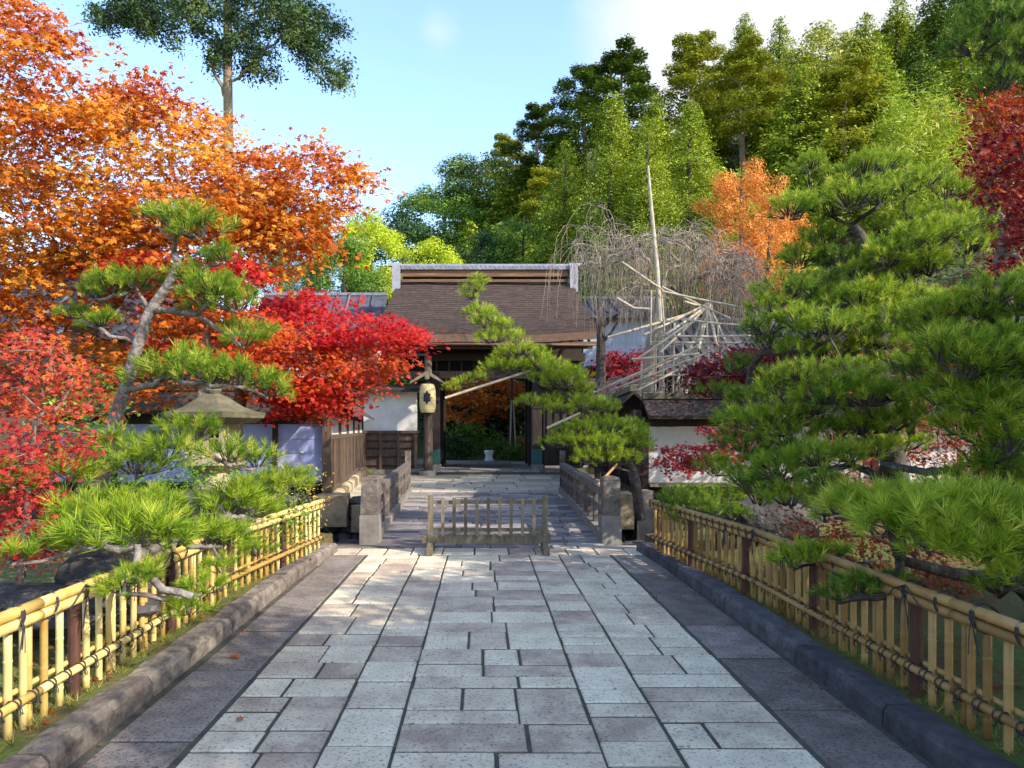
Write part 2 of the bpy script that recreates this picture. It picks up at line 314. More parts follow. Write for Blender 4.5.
cells = []
def guil(x0, x1, y0, y1, out, lim=.17):
    w_, h_ = x1-x0, y1-y0
    if w_*h_ < lim*random.uniform(.7, 1.5) and h_ < .62 and w_ < .85: out.append((x0, x1, y0, y1)); return
    if w_/h_ > 1.25 and w_ > .5: f = random.uniform(.34, .66); m = x0+w_*f; guil(x0, m, y0, y1, out, lim); guil(m, x1, y0, y1, out, lim)
    elif h_ > .3: f = random.uniform(.34, .66); m = y0+h_*f; guil(x0, x1, y0, m, out, lim); guil(x0, x1, m, y1, out, lim)
    else: out.append((x0, x1, y0, y1))
def column(x0, x1, lim):
    out = []; y = Y0
    while y < Y1-.01:
        r = random.choice((random.uniform(.2, .32), random.uniform(.6, 1.3), random.uniform(.7, 1.2)))
        if Y1-y-r < .4: r = Y1-y
        guil(x0, x1, y, y+r, out, lim); y += r
    return out
cells += column(-1.47, -.80, .15)+column(-.44, .60, .2)+column(.98, 1.64, .15)
#cells += brick(-1.47, -.80, Y0, Y1, .16, .42, .3, .55)
cells += brick(-.80, -.44, Y0, Y1, .24, .5, .5, .9)
#, Y0, Y1, .15, .4, .36, .62)
cells += brick(.60, .98, Y0, Y1, .24, .5, .5, .9)
#, Y0, Y1, .16, .42, .3, .55)
x = -2.02
while x < 2.1:
    wd = min(random.uniform(.34, .46), 2.18-x)
    if 2.18-x-wd < .2: wd = 2.18-x
    cells.append((x, x+wd, 9.0, 9.48)); x += wd
paving('stone_path', M['pave'], cells)
cells = []
for a, b in ((-1.93, -1.49), (1.66, 2.13)):
    y = Y0
    while y < 8.9:
        d = min(random.uniform(.75, 1.15), 8.98-y)
        if 8.98-y-d < .4: d = 8.98-y
        cells.append((a, b, y, y+d)); y += d
paving('edge_slabs', M['slab'], cells, z=-.002)
tag(MB().box((.1, 3.9, -.035), (4.3, 12, .05)).build('path_bed', M['joint']), kind='structure')
# bridge deck and paving
def halfx(y, s): # parapet line
    t = (y-9.9)/8.1; return (-1.56-.34*t) if s < 0 else (1.8+.26*t)
cells = []; y = 9.5; first = True
while y < 17.95:
    r = .2 if first else random.uniform(.2, .3); first = False
    l, rr = halfx(y, -1)+.08, halfx(y, 1)-.08
    if y < 9.7: l, rr = -2.0, 2.15
    x = l
    while x < rr-.01:
        wd = random.uniform(.35, .85)
        if x+wd > rr-.25: wd = rr-x
        cells.append((x, x+wd, y, min(y+r, 18))); x += wd
    y += r
paving('bridge_paving', M['bridgepave'], cells, z=.004, g=.012)
tag(MB().box((.12, 13.9, -.2), (3.9, 8.6, .3)).build('bridge_deck', M['joint']), kind='structure')
cells = []; y = 18.02
for r in (.55, .9, 1.0, 1.1, 1.2, 1.2, .98):
    x = -3.8+random.uniform(-.2, 0)
    while x < 3.6:
        wd = random.uniform(.8, 1.3); cells.append((x, min(x+wd, 3.8), y, y+r)); x += wd
    y += r
for sx0, sx1 in ((-3.0, -1.95), (2.1, 3.1)):
    y = 13.95
    while y < 17.9:
        r = min(random.uniform(.5, .9), 18.0-y); xm_ = sx0+(sx1-sx0)*random.uniform(.4, .6); cells += [(sx0-(y-14)*.11, xm_, y, y+r), (xm_, sx1+(.1 if sx0 > 0 else 0), y, y+r)] if r > .05 else []; y += max(r, .05)
paving('landing_paving', M['landing'], cells, z=.01, g=.016)
tag(MB().box((.05, 21.45, -.04), (7.8, 6.9, .06)).build('landing_bed', M['joint']), kind='structure')
cells = []; y = 25.0
for r in (.9, 1.1, 1.3, 1.6, 1.8, 2.0):
    x = -3.0+random.uniform(-.5, 0)
    while x < 3.2:
        wd = random.uniform(.9, 1.8); cells.append((x, min(x+wd, 3.2), y, y+r)); x += wd
    y += r
paving('gate_floor', M['bridgepave'], cells, z=.14, g=.018)
tag(MB().box((.1, 29.3, .05), (6.4, 8.8, .1)).build('gate_floor_bed', M['joint']), kind='structure')

# kerbs
def kerb(name, xs, wd, hgt, matr, label, y1=9.2):
    root = empty(name, (xs(0), 4, 0), label, 'kerb')
    y = -2.0
    k = 0
    while y < y1-.05:
        ln = min(random.uniform(.95, 1.5), y1-y); mb = MB(); n = 7; rows = []
        for i in range(n):
            yy = y+.008+(ln-.016)*i/(n-1); x0 = xs(yy); e = .012 if i in (0, n-1) else 0
            j = [random.uniform(-.007, .007) for _ in range(6)]
            rows.append([(x0+j[0], yy, -.06), (x0+j[1]+.006, yy, hgt-.035-e), (x0+.032+j[2], yy, hgt+j[3]-e), (x0+wd-.03+j[4], yy, hgt+j[5]-e), (x0+wd, yy, hgt-.04-e), (x0+wd, yy, -.06)])
        vs = [p for r in rows for p in r]; fs = []
        for i in range(n-1):
            for q in range(5): a = i*6+q; fs.append((a, a+1, a+7, a+6) if wd > 0 else (a, a+6, a+7, a+1))
        fs += [tuple(range(6)), tuple((n-1)*6+q for q in range(6))[::-1]]
        mb.add(vs, fs, col=random.random()); mb.build('kerb_stone', matr, root); y += ln
        k += 1
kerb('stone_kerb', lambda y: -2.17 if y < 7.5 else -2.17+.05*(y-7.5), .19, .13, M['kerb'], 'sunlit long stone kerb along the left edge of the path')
kerb('stone_kerb', lambda y: 2.16 if y < 7 else 2.16-.05*(y-7), .2, .13, M['kerbshade'], 'stone kerb with shade painted into its colour along the right edge of the path', 9.3)

# ================================================================ bamboo fences
def bamboo(mb, a, b, r, node=.28, col=None, n=9):
    a = Vector(a); b = Vector(b); ln = (b-a).length; k = max(1, int(ln/node)); pts = []; rad = []
    off = random.uniform(.2, .8)*node; t = 0; d = (b-a)/ln; pts.append(a); rad.append(r)
    s = off
    while s < ln-.02:
        for ds, f in ((-.012, 1.0), (-.004, 1.13), (.004, .96), (.012, 1.0)):
            pts.append(a+d*max(0.001, s+ds)); rad.append(r*f)
        s += node*random.uniform(.85, 1.15)
    pts.append(b); rad.append(r)
    mb.tube(pts, rad, n, col=random.random() if col is None else col)
def fence(side, line, label, matr, near_bright=None):
    root = empty('bamboo_fence', (line(5), 5, .1), label, 'fence')
    s = -1 if side == 'l' else 1                    # outward
    y0, y1 = -1.6, 8.75
    # top rail: bundle of two poles on the path side, one behind
    seg = [y0+(y1-y0)*i/4 for i in range(5)]
    for k, (dx, dz, r) in enumerate(((-.03*s, .03, .029), (-.034*s, -.028, .027), (.034*s, 0, .026))):
        mb = MB()
        for a, b in zip(seg, seg[1:]): bamboo(mb, (line(a)+dx, a, .685+dz), (line(b)+dx, b, .685+dz), r, .36, n=10)
        mb.build('top_rail', matr, root, smooth=True)
    mb = MB()
    for a, b in zip(seg, seg[1:]): bamboo(mb, (line(a)-.032*s, a, .27), (line(b)-.032*s, b, .27), .022, .24)
    mb.build('lower_rail', matr, root, smooth=True)
    mb = MB()
    for a, b in zip(seg, seg[1:]): bamboo(mb, (line(a)+.03*s, a, .3), (line(b)+.03*s, b, .3), .014, .24)
    mb.build('back_rail', matr, root, smooth=True)
    y = y0+.1; i = 0; last = None
    while y < y1:
        x = line(y)
        if i % 9 == 4:
            MB().tube([(x, y, .0), (x, y, .74)], .033, 10, wob=.02).build('post', M['postwood'], root, smooth=False)
            step = .12
        elif i % 3 == 1:
            mb = MB(); bamboo(mb, (x, y-.021, .05), (x, y-.021, .67), .019); bamboo(mb, (x, y+.019, .05), (x, y+.019, .66), .018)
            mb.build('slat', matr, root, smooth=True); step = .145
        else:
            mb = MB(); bamboo(mb, (x, y, .05), (x, y, .67+random.uniform(-.01, .01)), .0195); mb.build('slat', matr, root, smooth=True); step = .135
        # rope knots
        mb = MB(); q = random.random()
        for w_ in range(2):
            pts = []
            for t in range(13):
                an = 2*math.pi*t/12; pts.append((x-.032*s+math.cos(an)*.029, y+(.022-w_*.044)*math.sin(an*.5+.3), .27+math.sin(an)*.029))
            mb.tube(pts, .0035, 4)
        for w_ in range(3): mb.tube([(x-.06*s, y, .27), (x-.066*s, y+random.uniform(-.02, .02), .24), (x-.062*s, y+random.uniform(-.03, .03), .22)], .0025, 4)
        mb.build('rope_knot', M['rope'], root)
        if i % 2 == 0 or y > 6:
            big = (i % 4 == 0)
            mb = MB()
            for w_ in range(3 if big else 2):
                pts = []
                for t in range(15):
                    an = 2*math.pi*t/14; pts.append((x+math.cos(an)*.07, y+w_*.012+.02*math.sin(an), .685+math.sin(an)*.066))
                mb.tube(pts, .0042, 4)
            if big and y < 7:
                for w_ in range(4):
                    dy = random.uniform(-.04, .04); mb.tube([(x-.07*s, y, .69), (x-.078*s, y+dy*.5, .64), (x-.074*s, y+dy, .56), (x-.072*s, y+dy*1.2, .52+random.uniform(-.03, .03))], .003, 4)
                if i % 8 == 0:
                    for sg in (-1, 1): mb.tube([(x-.065*s, y+.0, .73), (x-.08*s, y+sg*.09, .69), (x-.07*s, y+sg*.16, .63)], .0045, 4)
            mb.build('rope_binding', M['rope'], root)
        y += step; i += 1
    return root
lf = lambda y: -2.29 if y < 6.5 else -2.29+.12*(y-6.5)
rf = lambda y: 2.44 if y < 6.0 else 2.44-.11*(y-6.0)
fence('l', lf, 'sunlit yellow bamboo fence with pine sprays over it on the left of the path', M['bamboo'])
fence('r', rf, 'bamboo fence with shade painted into its tan slats on the right of the path', M['bambooshade'])

# ================================================================ bridge parapets
def parapet(sg, label):
    root = empty('bridge_railing', (halfx(9.9, sg), 9.9, 0), label, 'railing', )
    ys = [9.95, 11.9, 13.9, 15.9, 17.9]
    for i, y in enumerate(ys):
        x = halfx(y, sg)+sg*.0
        end = i == 0
        wd = .27 if end else .13; hh = .9 if end else .6
        if end:
            p = MB().box((x+sg*.02, y, .16), (wd, wd, .48), jit=.006).build('stone_post_base', M['concrete'], root)
            MB().box((x+sg*.02, y, .65), (wd-.03, wd-.03, .5), jit=.012).lathe((x+sg*.02, y, .9), [(.17, 0), (.15, .03), (.05, .05)], 4, rot=math.pi/4).build('railing_post', M['lichen'], root)
        else:
            MB().box((x, y, .64/2), (wd, wd, .64 if i < 4 else 1.5), jit=.004).build('railing_post', M['lichen'], root)
    a, b = ys[0], ys[-1]
    MB().beam((halfx(a, sg), a+.1, .70), (halfx(b, sg), b, .70), .15, .13).build('top_rail', M['lichen'], root)
    MB().beam((halfx(a, sg), a+.1, .42), (halfx(b, sg), b, .42), .08, .12).build('middle_rail', M['lichen'], root)
    MB().beam((halfx(a, sg), a+.1, .07), (halfx(b, sg), b, .07), .2, .14).build('bottom_sill', M['concrete'], root)
    for j, (a, b) in enumerate(zip(ys, ys[1:])):
        for t in (.33, .67):
            y = a+(b-a)*t; x = halfx(y, sg)
            MB().box((x, y, .25), (.1, .16, .24), jit=.004).build('strut', M['lichen'], root)
            MB().box((x, y, .56), (.1, .14, .16), jit=.004).build('strut', M['lichen'], root)
parapet(-1, 'pale lichened bridge railing on the left, sunlit, leading to the gate')
parapet(1, 'dark bridge railing on the right under the leaning pine')

# movable wooden barrier
def barrier():
    y = 9.13; root = empty('wooden_barrier', (.07, y, 0), 'low grey wooden barrier with vertical bars across the path', 'barrier')
    for x in (-.67, .82):
        MB().box((x, y, .38), (.07, .07, .74)).build('post', M['greywood'], root)
        MB().box((x, y, .05), (.075, .52, .09)).box((x, y, .11), (.07, .26, .05)).build('foot', M['greywood'], root)
    for z, h in ((.66, .045), (.3, .045)): MB().box((.075, y, z), (1.42, .035, h)).build('rail', M['greywood'], root)
    MB().box((.06, y-.002, .18), (1.68, .045, .11)).build('bottom_board', M['greywood'], root)
    for i in range(9): MB().box((-.51+i*.148, y-.034, .47), (.042, .028, .5), col=random.random()).build('bar', M['greywood'], root)
barrier()

# ================================================================ stone banks of the stream
def masonry(name, x0, x1, y, z0, z1, label, matr, top=None, dep=.35, axis='x'):
    root = empty(name, ((x0+x1)/2 if axis == 'x' else y, y if axis == 'x' else (x0+x1)/2, z0), label, 'wall')
    mb = MB(); z = z0; k = 0
    while z < z1:
        h = random.uniform(.2, .32); h = min(h, z1-z+.02); x = x0
        while x < x1:
            wd = random.uniform(.22, .5); c = (x+wd/2, y+random.uniform(-.03, .03), z+h/2) if axis == 'x' else (y+random.uniform(-.03, .03), x+wd/2, z+h/2)
            sz = (wd*.56, dep/2, h*.58) if axis == 'x' else (dep/2, wd*.56, h*.58)
            mb.rock(c, sz, col=random.random(), seed=k, boxy=.55, nz=.3, sub=2); x += wd; k += 1
        z += h
    mb.build('masonry', matr, root)
    if top: 
        c = ((x0+x1)/2, y, z1+.07) if axis == 'x' else (y, (x0+x1)/2, z1+.07)
        sz = (x1-x0, dep+.06, .14) if axis == 'x' else (dep+.06, x1-x0, .14)
        MB().box(c, sz, jit=.006).build('coping', top, root)
masonry('stone_bank', -9, -2.2, 13.72, -1.4, .28, 'mossy stone bank of the stream left of the bridge', M['boulder'])
masonry('stone_bank', 1.95, 9, 13.72, -1.4, .1, 'mossy stone bank of the stream right of the bridge', M['boulder'])
masonry('stone_bank', -9, -2.0, 10.28, -1.4, -.05, 'near stone bank of the stream behind the left bamboo fence', M['boulder'])
masonry('stone_bank', 2.1, 9, 10.28, -1.4, -.05, 'near stone bank of the stream behind the right bamboo fence', M['boulder'])

# ================================================================ garden walls left and right
def strips(root, name, p0, p1, z0, z1, n, wd, th, matr, phase=.5):
    a = Vector((p0[0], p0[1], 0)); b = Vector((p1[0], p1[1], 0)); d = (b-a)
    for i in range(n):
        c = a+d*((i+phase)/n); ang = math.atan2(d.y, d.x)
        MB().box((c.x, c.y, (z0+z1)/2), (wd, th, z1-z0), ang, col=random.random()).build(name, matr, root)
def gable_roof(root, a, b, half, zr, ze, matr, th=.07, over=.15, name='roof', ridge=None):
    a = Vector((*a, 0)); b = Vector((*b, 0)); d = (b-a).normalized(); s = Vector((-d.y, d.x, 0)); a = a-d*over; b = b+d*over
    mb = MB(); K = 4
    for sg in (-1, 1):
        top = []; bot = []
        for k in range(K+1):
            t = k/K; z = zr-(zr-ze)*(t*.75+.25*(1-(1-t)**2)); off = s*(half*t*sg)
            for p in (a, b):
                top.append((p.x+off.x, p.y+off.y, z)); bot.append((p.x+off.x, p.y+off.y, z-th))
        n = len(top); vs = top+bot; fs = []
        for k in range(K):
            i = 2*k; fs += [(i, i+1, i+3, i+2), (n+i, n+i+2, n+i+3, n+i+1), (i, i+2, n+i+2, n+i), (i+1, n+i+1, n+i+3, i+3)]
        i = 2*K; fs.append((i, i+1, n+i+1, n+i)); mb.add(vs, fs, col=random.random())
    o = mb.build(name, matr, root)
    if ridge:
        MB().beam((a.x, a.y, zr+.04), (b.x, b.y, zr+.04), .16, .12).build('ridge_cap', ridge, root)
    return o
# left wall facing the garden: panels with a bluish shade tint painted in, between dark posts
r_ = empty('garden_wall', (-6, 14.1, .1), 'garden wall of pale panels with lavender shade painted in and dark posts left of the bridge', 'wall')
MB().box((-6.1, 14.16, 1.14), (5.9, .08, 1.16)).build('panel', M['shadepanel'], r_)
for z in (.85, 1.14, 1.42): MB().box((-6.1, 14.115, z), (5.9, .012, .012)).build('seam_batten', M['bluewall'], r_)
for x in (-9.0, -7.4, -5.75, -4.16): MB().box((x, 14.09, 1.1), (.09, .12, 1.5)).build('post', M['darkwood'], r_)
MB().box((-6.1, 14.14, .5), (5.9, .14, .1)).build('sill', M['darkwood'], r_)
MB().box((-6.1, 14.16, 1.82), (5.9, .16, .2)).build('lintel', M['darkwood'], r_)
MB().box((-6.1, 14.2, .2), (5.9, .2, .5)).build('base', M['black'], r_)
gable_roof(r_, (-9.1, 14.2), (-3.3, 14.2), .62, 2.42, 1.98, M['bark_roof'], ridge=M['lanterncap'])
# left side wall along the approach
A_, B_ = Vector((-3.12, 14.1, 0)), Vector((-4.35, 25.2, 0))
r_ = empty('approach_wall', (-3.12, 14.1, 0), 'low walled fence of brown boards and white plaster leading to the gate on the left', 'wall')
def side_wall(r_, A_, B_, wood, plas, ins, n=5):
    ang = math.atan2((B_-A_).y, (B_-A_).x); mid = (A_+B_)/2; ln = (B_-A_).length
    MB().box((mid.x-ins*.02, mid.y, .9), (ln, .05, 1.1), ang, col=.5).build('board_panel', wood, r_)
    MB().box((mid.x-ins*.01, mid.y, 1.68), (ln, .08, .42), ang).build('plaster_band', plas, r_)
    MB().box((mid.x, mid.y, 1.46), (ln, .14, .09), ang).build('upper_rail', wood, r_)
    MB().box((mid.x, mid.y, .36), (ln, .14, .1), ang).build('lower_rail', wood, r_)
    MB().box((mid.x, mid.y, 1.95), (ln, .14, .12), ang).build('wall_plate', M['darkwood'], r_)
    for i in range(n+1):
        c = A_+(B_-A_)*(i/n); MB().box((c.x, c.y, 1.0), (.17, .17, 2.0), ang).build('post', wood, r_)
    for i in range(n*7):
        if i % 7 == 0: continue
        c = A_+(B_-A_)*(i/(n*7)); MB().box((c.x+ins*.05, c.y, .9), (.05, .05, 1.02), ang, col=random.random()).build('slat', wood, r_)
side_wall(r_, A_, B_, M['midwood'], M['plaster'], 1)
gable_roof(r_, (A_.x, A_.y+.45), (B_.x, B_.y-.3), .5, 2.42, 2.02, M['bark_roof'], ridge=M['lanterncap'])
mb = MB()
for i in range(26):
    t = i/25; c = A_+(B_-A_)*t; mb.rock((c.x+.06, c.y, .1), (.17, .26, .2), col=random.random(), seed=i, boxy=.7, nz=.15)
mb.build('stone_footing', M['granite'], r_)
# right walls
r_ = empty('garden_wall', (7, 14.1, .1), 'white plastered garden wall behind the big pines right of the bridge', 'wall')
MB().box((7.65, 14.16, 1.1), (8.7, .08, 1.12)).build('panel', M['plaster'], r_)
for x in (3.28, 5.6, 7.9, 10.2, 12): MB().box((x, 14.1, .95), (.13, .12, 1.6)).build('post', M['darkwood'], r_)
MB().box((7.65, 14.08, .5), (8.6, .26, .07)).build('sill', M['greywood'], r_)
MB().box((7.65, 14.2, .2), (8.6, .2, .52)).build('base', M['black'], r_)
MB().box((7.65, 14.16, 1.75), (8.7, .16, .16)).build('lintel', M['darkwood'], r_)
gable_roof(r_, (3.4, 14.2), (12, 14.2), .6, 2.25, 1.88, M['bark_roof'], ridge=M['lanterncap'])
r_ = empty('approach_wall', (3.15, 14.1, 0), 'dark slatted wall leading to the gate behind the leaning pine on the right', 'wall')
side_wall(r_, Vector((3.12, 14.1, 0)), Vector((3.95, 25.2, 0)), M['darkwood'], M['plaster'], -1)
gable_roof(r_, (3.14, 14.55), (3.95, 24.9), .5, 2.42, 2.02, M['bark_roof'], ridge=M['lanterncap'])
r_ = empty('gate_pier', (2.75, 13.2, 0), 'pale square stone block on the stream bank right of the bridge', 'pier')
MB().box((2.62, 13.55, .05), (.52, .5, .66), jit=.02).build('block', M['granite'], r_)
MB().box((3.1, 13.5, -.05), (.28, .4, .95), jit=.02).build('upright', M['concrete'], r_)
r_ = empty('gate_pier', (-2.75, 13.2, 0), 'sunlit tan stone block at the foot of the left boarded wall', 'pier')
MB().box((-2.9, 13.6, .05), (.62, .5, .62), jit=.02).build('block', M['granite'], r_)
MB().box((-2.3, 13.55, -.1), (.4, .4, .5), jit=.02).build('lower_block', M['granite'], r_)

# ================================================================ the gate
g = empty('temple_gate', (.1, 26, 0), 'old temple gate with bark roof, tiled ridge and dark open doorway', 'gate')
CXG = .12
def roof_grid(y_r, y_e, sgn=1, nx=24, nv=60, th=.26):
    T = []; B = []
    for j in range(nv+1):
        v = ((j+1)//2)/(nv/2); lift = .035 if j % 2 else 0
        for i in range(nx+1):
            u = -1+2*i/nx; x = CXG+u*(3.42+.55*v); y = y_r+(y_e-y_r)*v
            z = 7.5-2.62*(.62*v+.38*(1-(1-v)**2))+.16*abs(u)**4*v+lift*random.uniform(.7, 1.2)+.02*math.sin(u*7+v*3)
            T.append((x, y, z)); B.append((x, y+(.0), z-lift-th*(.6+.4*v)))
    n = len(T); W_ = nx+1; mb = MB(); mb.v = T+B
    def q(a, b, c, d, m=0): mb.f.append([a, b, c, d]); mb.m.append(m); mb.c.append(random.random()*.4+.3)
    for j in range(nv):
        for i in range(nx):
            a = j*W_+i
            q(a, a+W_, a+W_+1, a+1, 0); q(n+a, n+a+1, n+a+W_+1, n+a+W_, 1)
        a = j*W_; q(a, n+a, n+a+W_, a+W_, 1); a = j*W_+nx; q(a, a+W_, n+a+W_, n+a, 1)
    for i in range(nx): a = nv*W_+i; q(a, n+a, n+a+1, a+1, 1)
    return mb
rf_ = roof_grid(27.6, 24.1).build('roof_slope', [M['bark_roof'], M['barkedge']], g)
roof_grid(27.62, 31.2).build('roof_slope', [M['bark_roof'], M['barkedge']], g)
# ridge
MB().box((CXG, 27.6, 7.72), (6.5, .5, .24)).build('ridge_beam', M['ridgewood'], g)
MB().box((CXG, 27.33, 7.42), (6.5, .12, .1)).build('ridge_fascia', M['barkedge'], g)
mb = MB(); mb.box((CXG, 27.6, 7.9), (6.9, .7, .09))
for i in range(40): mb.tube([(CXG-3.4+i*6.8/39, 27.24, 7.95), (CXG-3.4+i*6.8/39, 27.96, 7.95)], .062, 8)
mb.tube([(CXG-3.5, 27.6, 8.05), (CXG+3.5, 27.6, 8.05)], .1, 8); rt = mb.build('ridge_tiles', M['tile'], g)
for s in (-1, 1):
    x = CXG+s*3.45
    MB().box((x, 27.2, 7.48), (.3, .12, 1.05)).box((x+s*.06, 27.28, 8.03), (.52, .2, .12)).build('ridge_end_board', M['gabletrim'], g)
# rafters and eave
mb = MB()
mb.box((CXG, 24.2, 4.6), (7.7, .1, .1))
mb.build('eave_fascia', M['barkedge'], g)
MB().box((CXG, 24.5, 4.5), (7.5, .12, .12)).build('eave_purlin', M['midwood'], g)
for i in range(24): MB().beam((CXG-3.65+i*7.3/23, 24.2, 4.5), (CXG-3.65+i*7.3/23, 27.0, 5.9), .07, .09).build('rafter', M['darkwood'], g)
MB().tube([(CXG-3.9, 24.02, 4.56), (CXG+3.9, 24.02, 4.52)], .04, 8).build('gutter', M['barkedge'], g, smooth=True)
# walls
YF = 26.0
MB().box((CXG, YF+.1, 5.0), (7.2, .12, 1.5)).build('upper_wall', M['darkwood'], g)
MB().box((CXG, YF, 4.3), (7.4, .3, .28)).build('head_beam', M['darkwood'], g)
MB().box((CXG, YF-.3, 3.62), (7.0, .26, .26)).build('lintel_beam', M['midwood'], g)
MB().box((CXG-.02, YF+.12, 3.96), (7.0, .08, .5)).build('transom_wall', M['black'], g)
for i in range(9): MB().box((CXG-1.8+i*.46, YF-.05, 3.96), (.06, .07, .44)).build('transom_bar', M['darkwood'], g)
for x, m_ in ((-1.72, 'darkwood'), (2.02, 'darkwood')):
    c = MB().box((x, YF-.3, 1.9), (.34, .34, 3.6)).build('main_pillar', M[m_], g)
    MB().box((x, YF-.3, .22), (.44, .44, .24)).build('pillar_stone', M['concrete'], c)
    MB().box((x, YF-.3, .62), (.36, .36, .55)).build('copper_shoe', M['copper'], c)
for x in (-4.35, 4.4): MB().box((x, YF-.3, 2.3), (.24, .24, 4.2)).build('corner_post', M['midwood'], g)
for x in (-1.72, 2.02):
    for y in (28.6, 30.5): MB().box((x, y, 2.4), (.28, .28, 4.6)).build('rear_pillar', M['darkwood'], g)
MB().box((CXG, 30.5, 4.6), (7.0, .3, .9)).build('rear_beam', M['darkwood'], g)
for s, x in ((-1, -1.95), (1, 2.3)): MB().box((x, 28.3, 2.3), (.08, 4.3, 4.4)).build('inner_wall', M['darkwood'], g)
# open door leaf on the right and wing boards
MB().box((2.02, YF+1.0, 1.6), (.12, 1.9, 2.9)).build('door_leaf', M['darkwood'], g)
MB().box((-1.68, YF+1.0, 1.6), (.12, 1.9, 2.9)).build('door_leaf', M['darkwood'], g)
# left bay: white plaster over boards
MB().box((-3.35, YF-.4, 2.26), (1.95, .1, 1.45)).build('plaster_panel', M['plaster'], g)
MB().box((-3.35, YF-.4, .82), (1.95, .1, 1.35)).build('board_panel', M['midwood'], g)
for z in (.3, .62, .94, 1.2): MB().box((-3.35, YF-.47, z), (1.95, .04, .035)).build('batten', M['darkwood'], g)
for x in (-4.28, -3.7, -3.05, -2.42): MB().box((x, YF-.49, .82), (.09, .07, 1.35)).build('stud', M['midwood'], g)
MB().box((-3.35, YF-.48, 1.53), (2.1, .14, .1)).build('rail', M['midwood'], g)
MB().box((-3.35, YF-.4, .08), (2.1, .3, .16)).build('sill_stone', M['concrete'], g)
mb = MB(); mb.box((-3.2, YF-.7, 3.12), (2.6, .9, .09), rx=R(14)); mb.build('pent_roof', M['bark_roof'], g)
w_ = MB().box((-2.6, YF-.12, 4.0), (1.25, .08, .84)).build('window', M['bluewall'], g)
MB().box((-2.6, YF-.18, 4.02), (1.06, .03, .62)).build('pane', M['black'], w_)
# right bay
MB().box((3.3, YF-.4, 1.9), (2.1, .1, 3.2)).build('board_panel', M['darkwood'], g)
for i in range(8): MB().box((2.4+i*.27, YF-.48, 1.8), (.05, .05, 3.0)).build('stud', M['darkwood'], g)
MB().box((3.3, YF-.5, 3.3), (2.3, .7, .1), rx=R(14)).build('pent_roof', M['bark_roof'], g)
for x in (-2.4, 2.6): MB().box((x, YF-.8, .1), (.7, .5, .2), jit=.02).build('step_stone', M['concrete'], g)
# lantern on its post
Yl = 24.6; xl = P(428, 0, Yl).x
pr = empty('lantern_post', (xl, Yl, 0), 'rough wooden post holding up the paper lantern left of the gate doorway', 'post')
MB().tube([(xl, Yl+.06, 0), (xl, Yl+.06, 1.6), (xl, Yl+.06, 4.2)], [.17, .16, .13], 10, wob=.05).build('post', M['midwood'], pr)
MB().box((xl, Yl, .08), (.6, .5, .2), jit=.02).build('base_stone', M['concrete'], pr)
mb = MB()
for s in (-1, 1):
    pts = [(xl, 3.66), (xl+s*.3, 3.47), (xl+s*.58, 3.28), (xl+s*.6, 3.2), (xl+s*.3, 3.36), (xl, 3.52)]
    vs = [(a, Yl-.42, b) for a, b in pts]+[(a, Yl+.2, b) for a, b in pts]; n = 6
    mb.add(vs, [tuple(range(n)), tuple(range(n, 2*n))[::-1]]+[(i, (i+1) % n, n+(i+1) % n, n+i) for i in range(n)])
mb.build('little_roof', M['oldwood'], pr)
MB().rock((xl, Yl-.45, 3.42), (.1, .05, .1), sub=2, nz=.1).build('gable_ornament', M['greywood'], pr)
lr = empty('paper_lantern', (xl, Yl-.2, 2.2), 'cream paper lantern with a black crest hanging beside the gate doorway', 'lantern')
prof = []
for k in range(25):
    t = k/24; r = .28*(1-.22*abs(2*t-1)**5); prof.append((r+(.006 if k % 2 else 0), 2.2+1.0*t))
MB().lathe((xl, Yl-.2, 0), prof, 28).build('paper_body', M['paper'], lr, smooth=False)
MB().lathe((xl, Yl-.2, 0), [(.17, 3.2), (.17, 3.25)], 20).build('top_ring', M['crest'], lr)
MB().lathe((xl, Yl-.2, 0), [(.17, 2.15), (.17, 2.2)], 20).build('bottom_ring', M['crest'], lr)
def crest():  # round oak-leaf like crest with a vertical stem, curved on the lantern
    mb = MB(); pts = []
    n = 64
    for i in range(n):
        t = 2*math.pi*i/n; rx = .125+.022*math.cos(6*t); rz = .2+.026*math.cos(6*t); pts.append((rx*math.sin(t), rz*math.cos(t)))
    for sgn in (-1, 1): pass
    def wrap(x, z): a = x/.29; return (xl+.293*math.sin(a), Yl-.2-.293*math.cos(a), 2.72+z)
    c = [wrap(0, 0)]+[wrap(*p) for p in pts]; mb.add(c, [(0, 1+i, 1+(i+1) % n) for i in range(n)])
    for dx, dz, wd, h in ((0, .2, .03, .07), (0, -.2, .03, .07), (.15, -.01, .08, .03), (-.15, -.01, .08, .03)):
        q = [(dx-wd/2, dz-h/2), (dx+wd/2, dz-h/2), (dx+wd/2, dz+h/2), (dx-wd/2, dz+h/2)]; mb.add([wrap(*p) for p in q], [(0, 1, 2, 3)])
    return mb
crest().build('crest', M['crest'], lr)

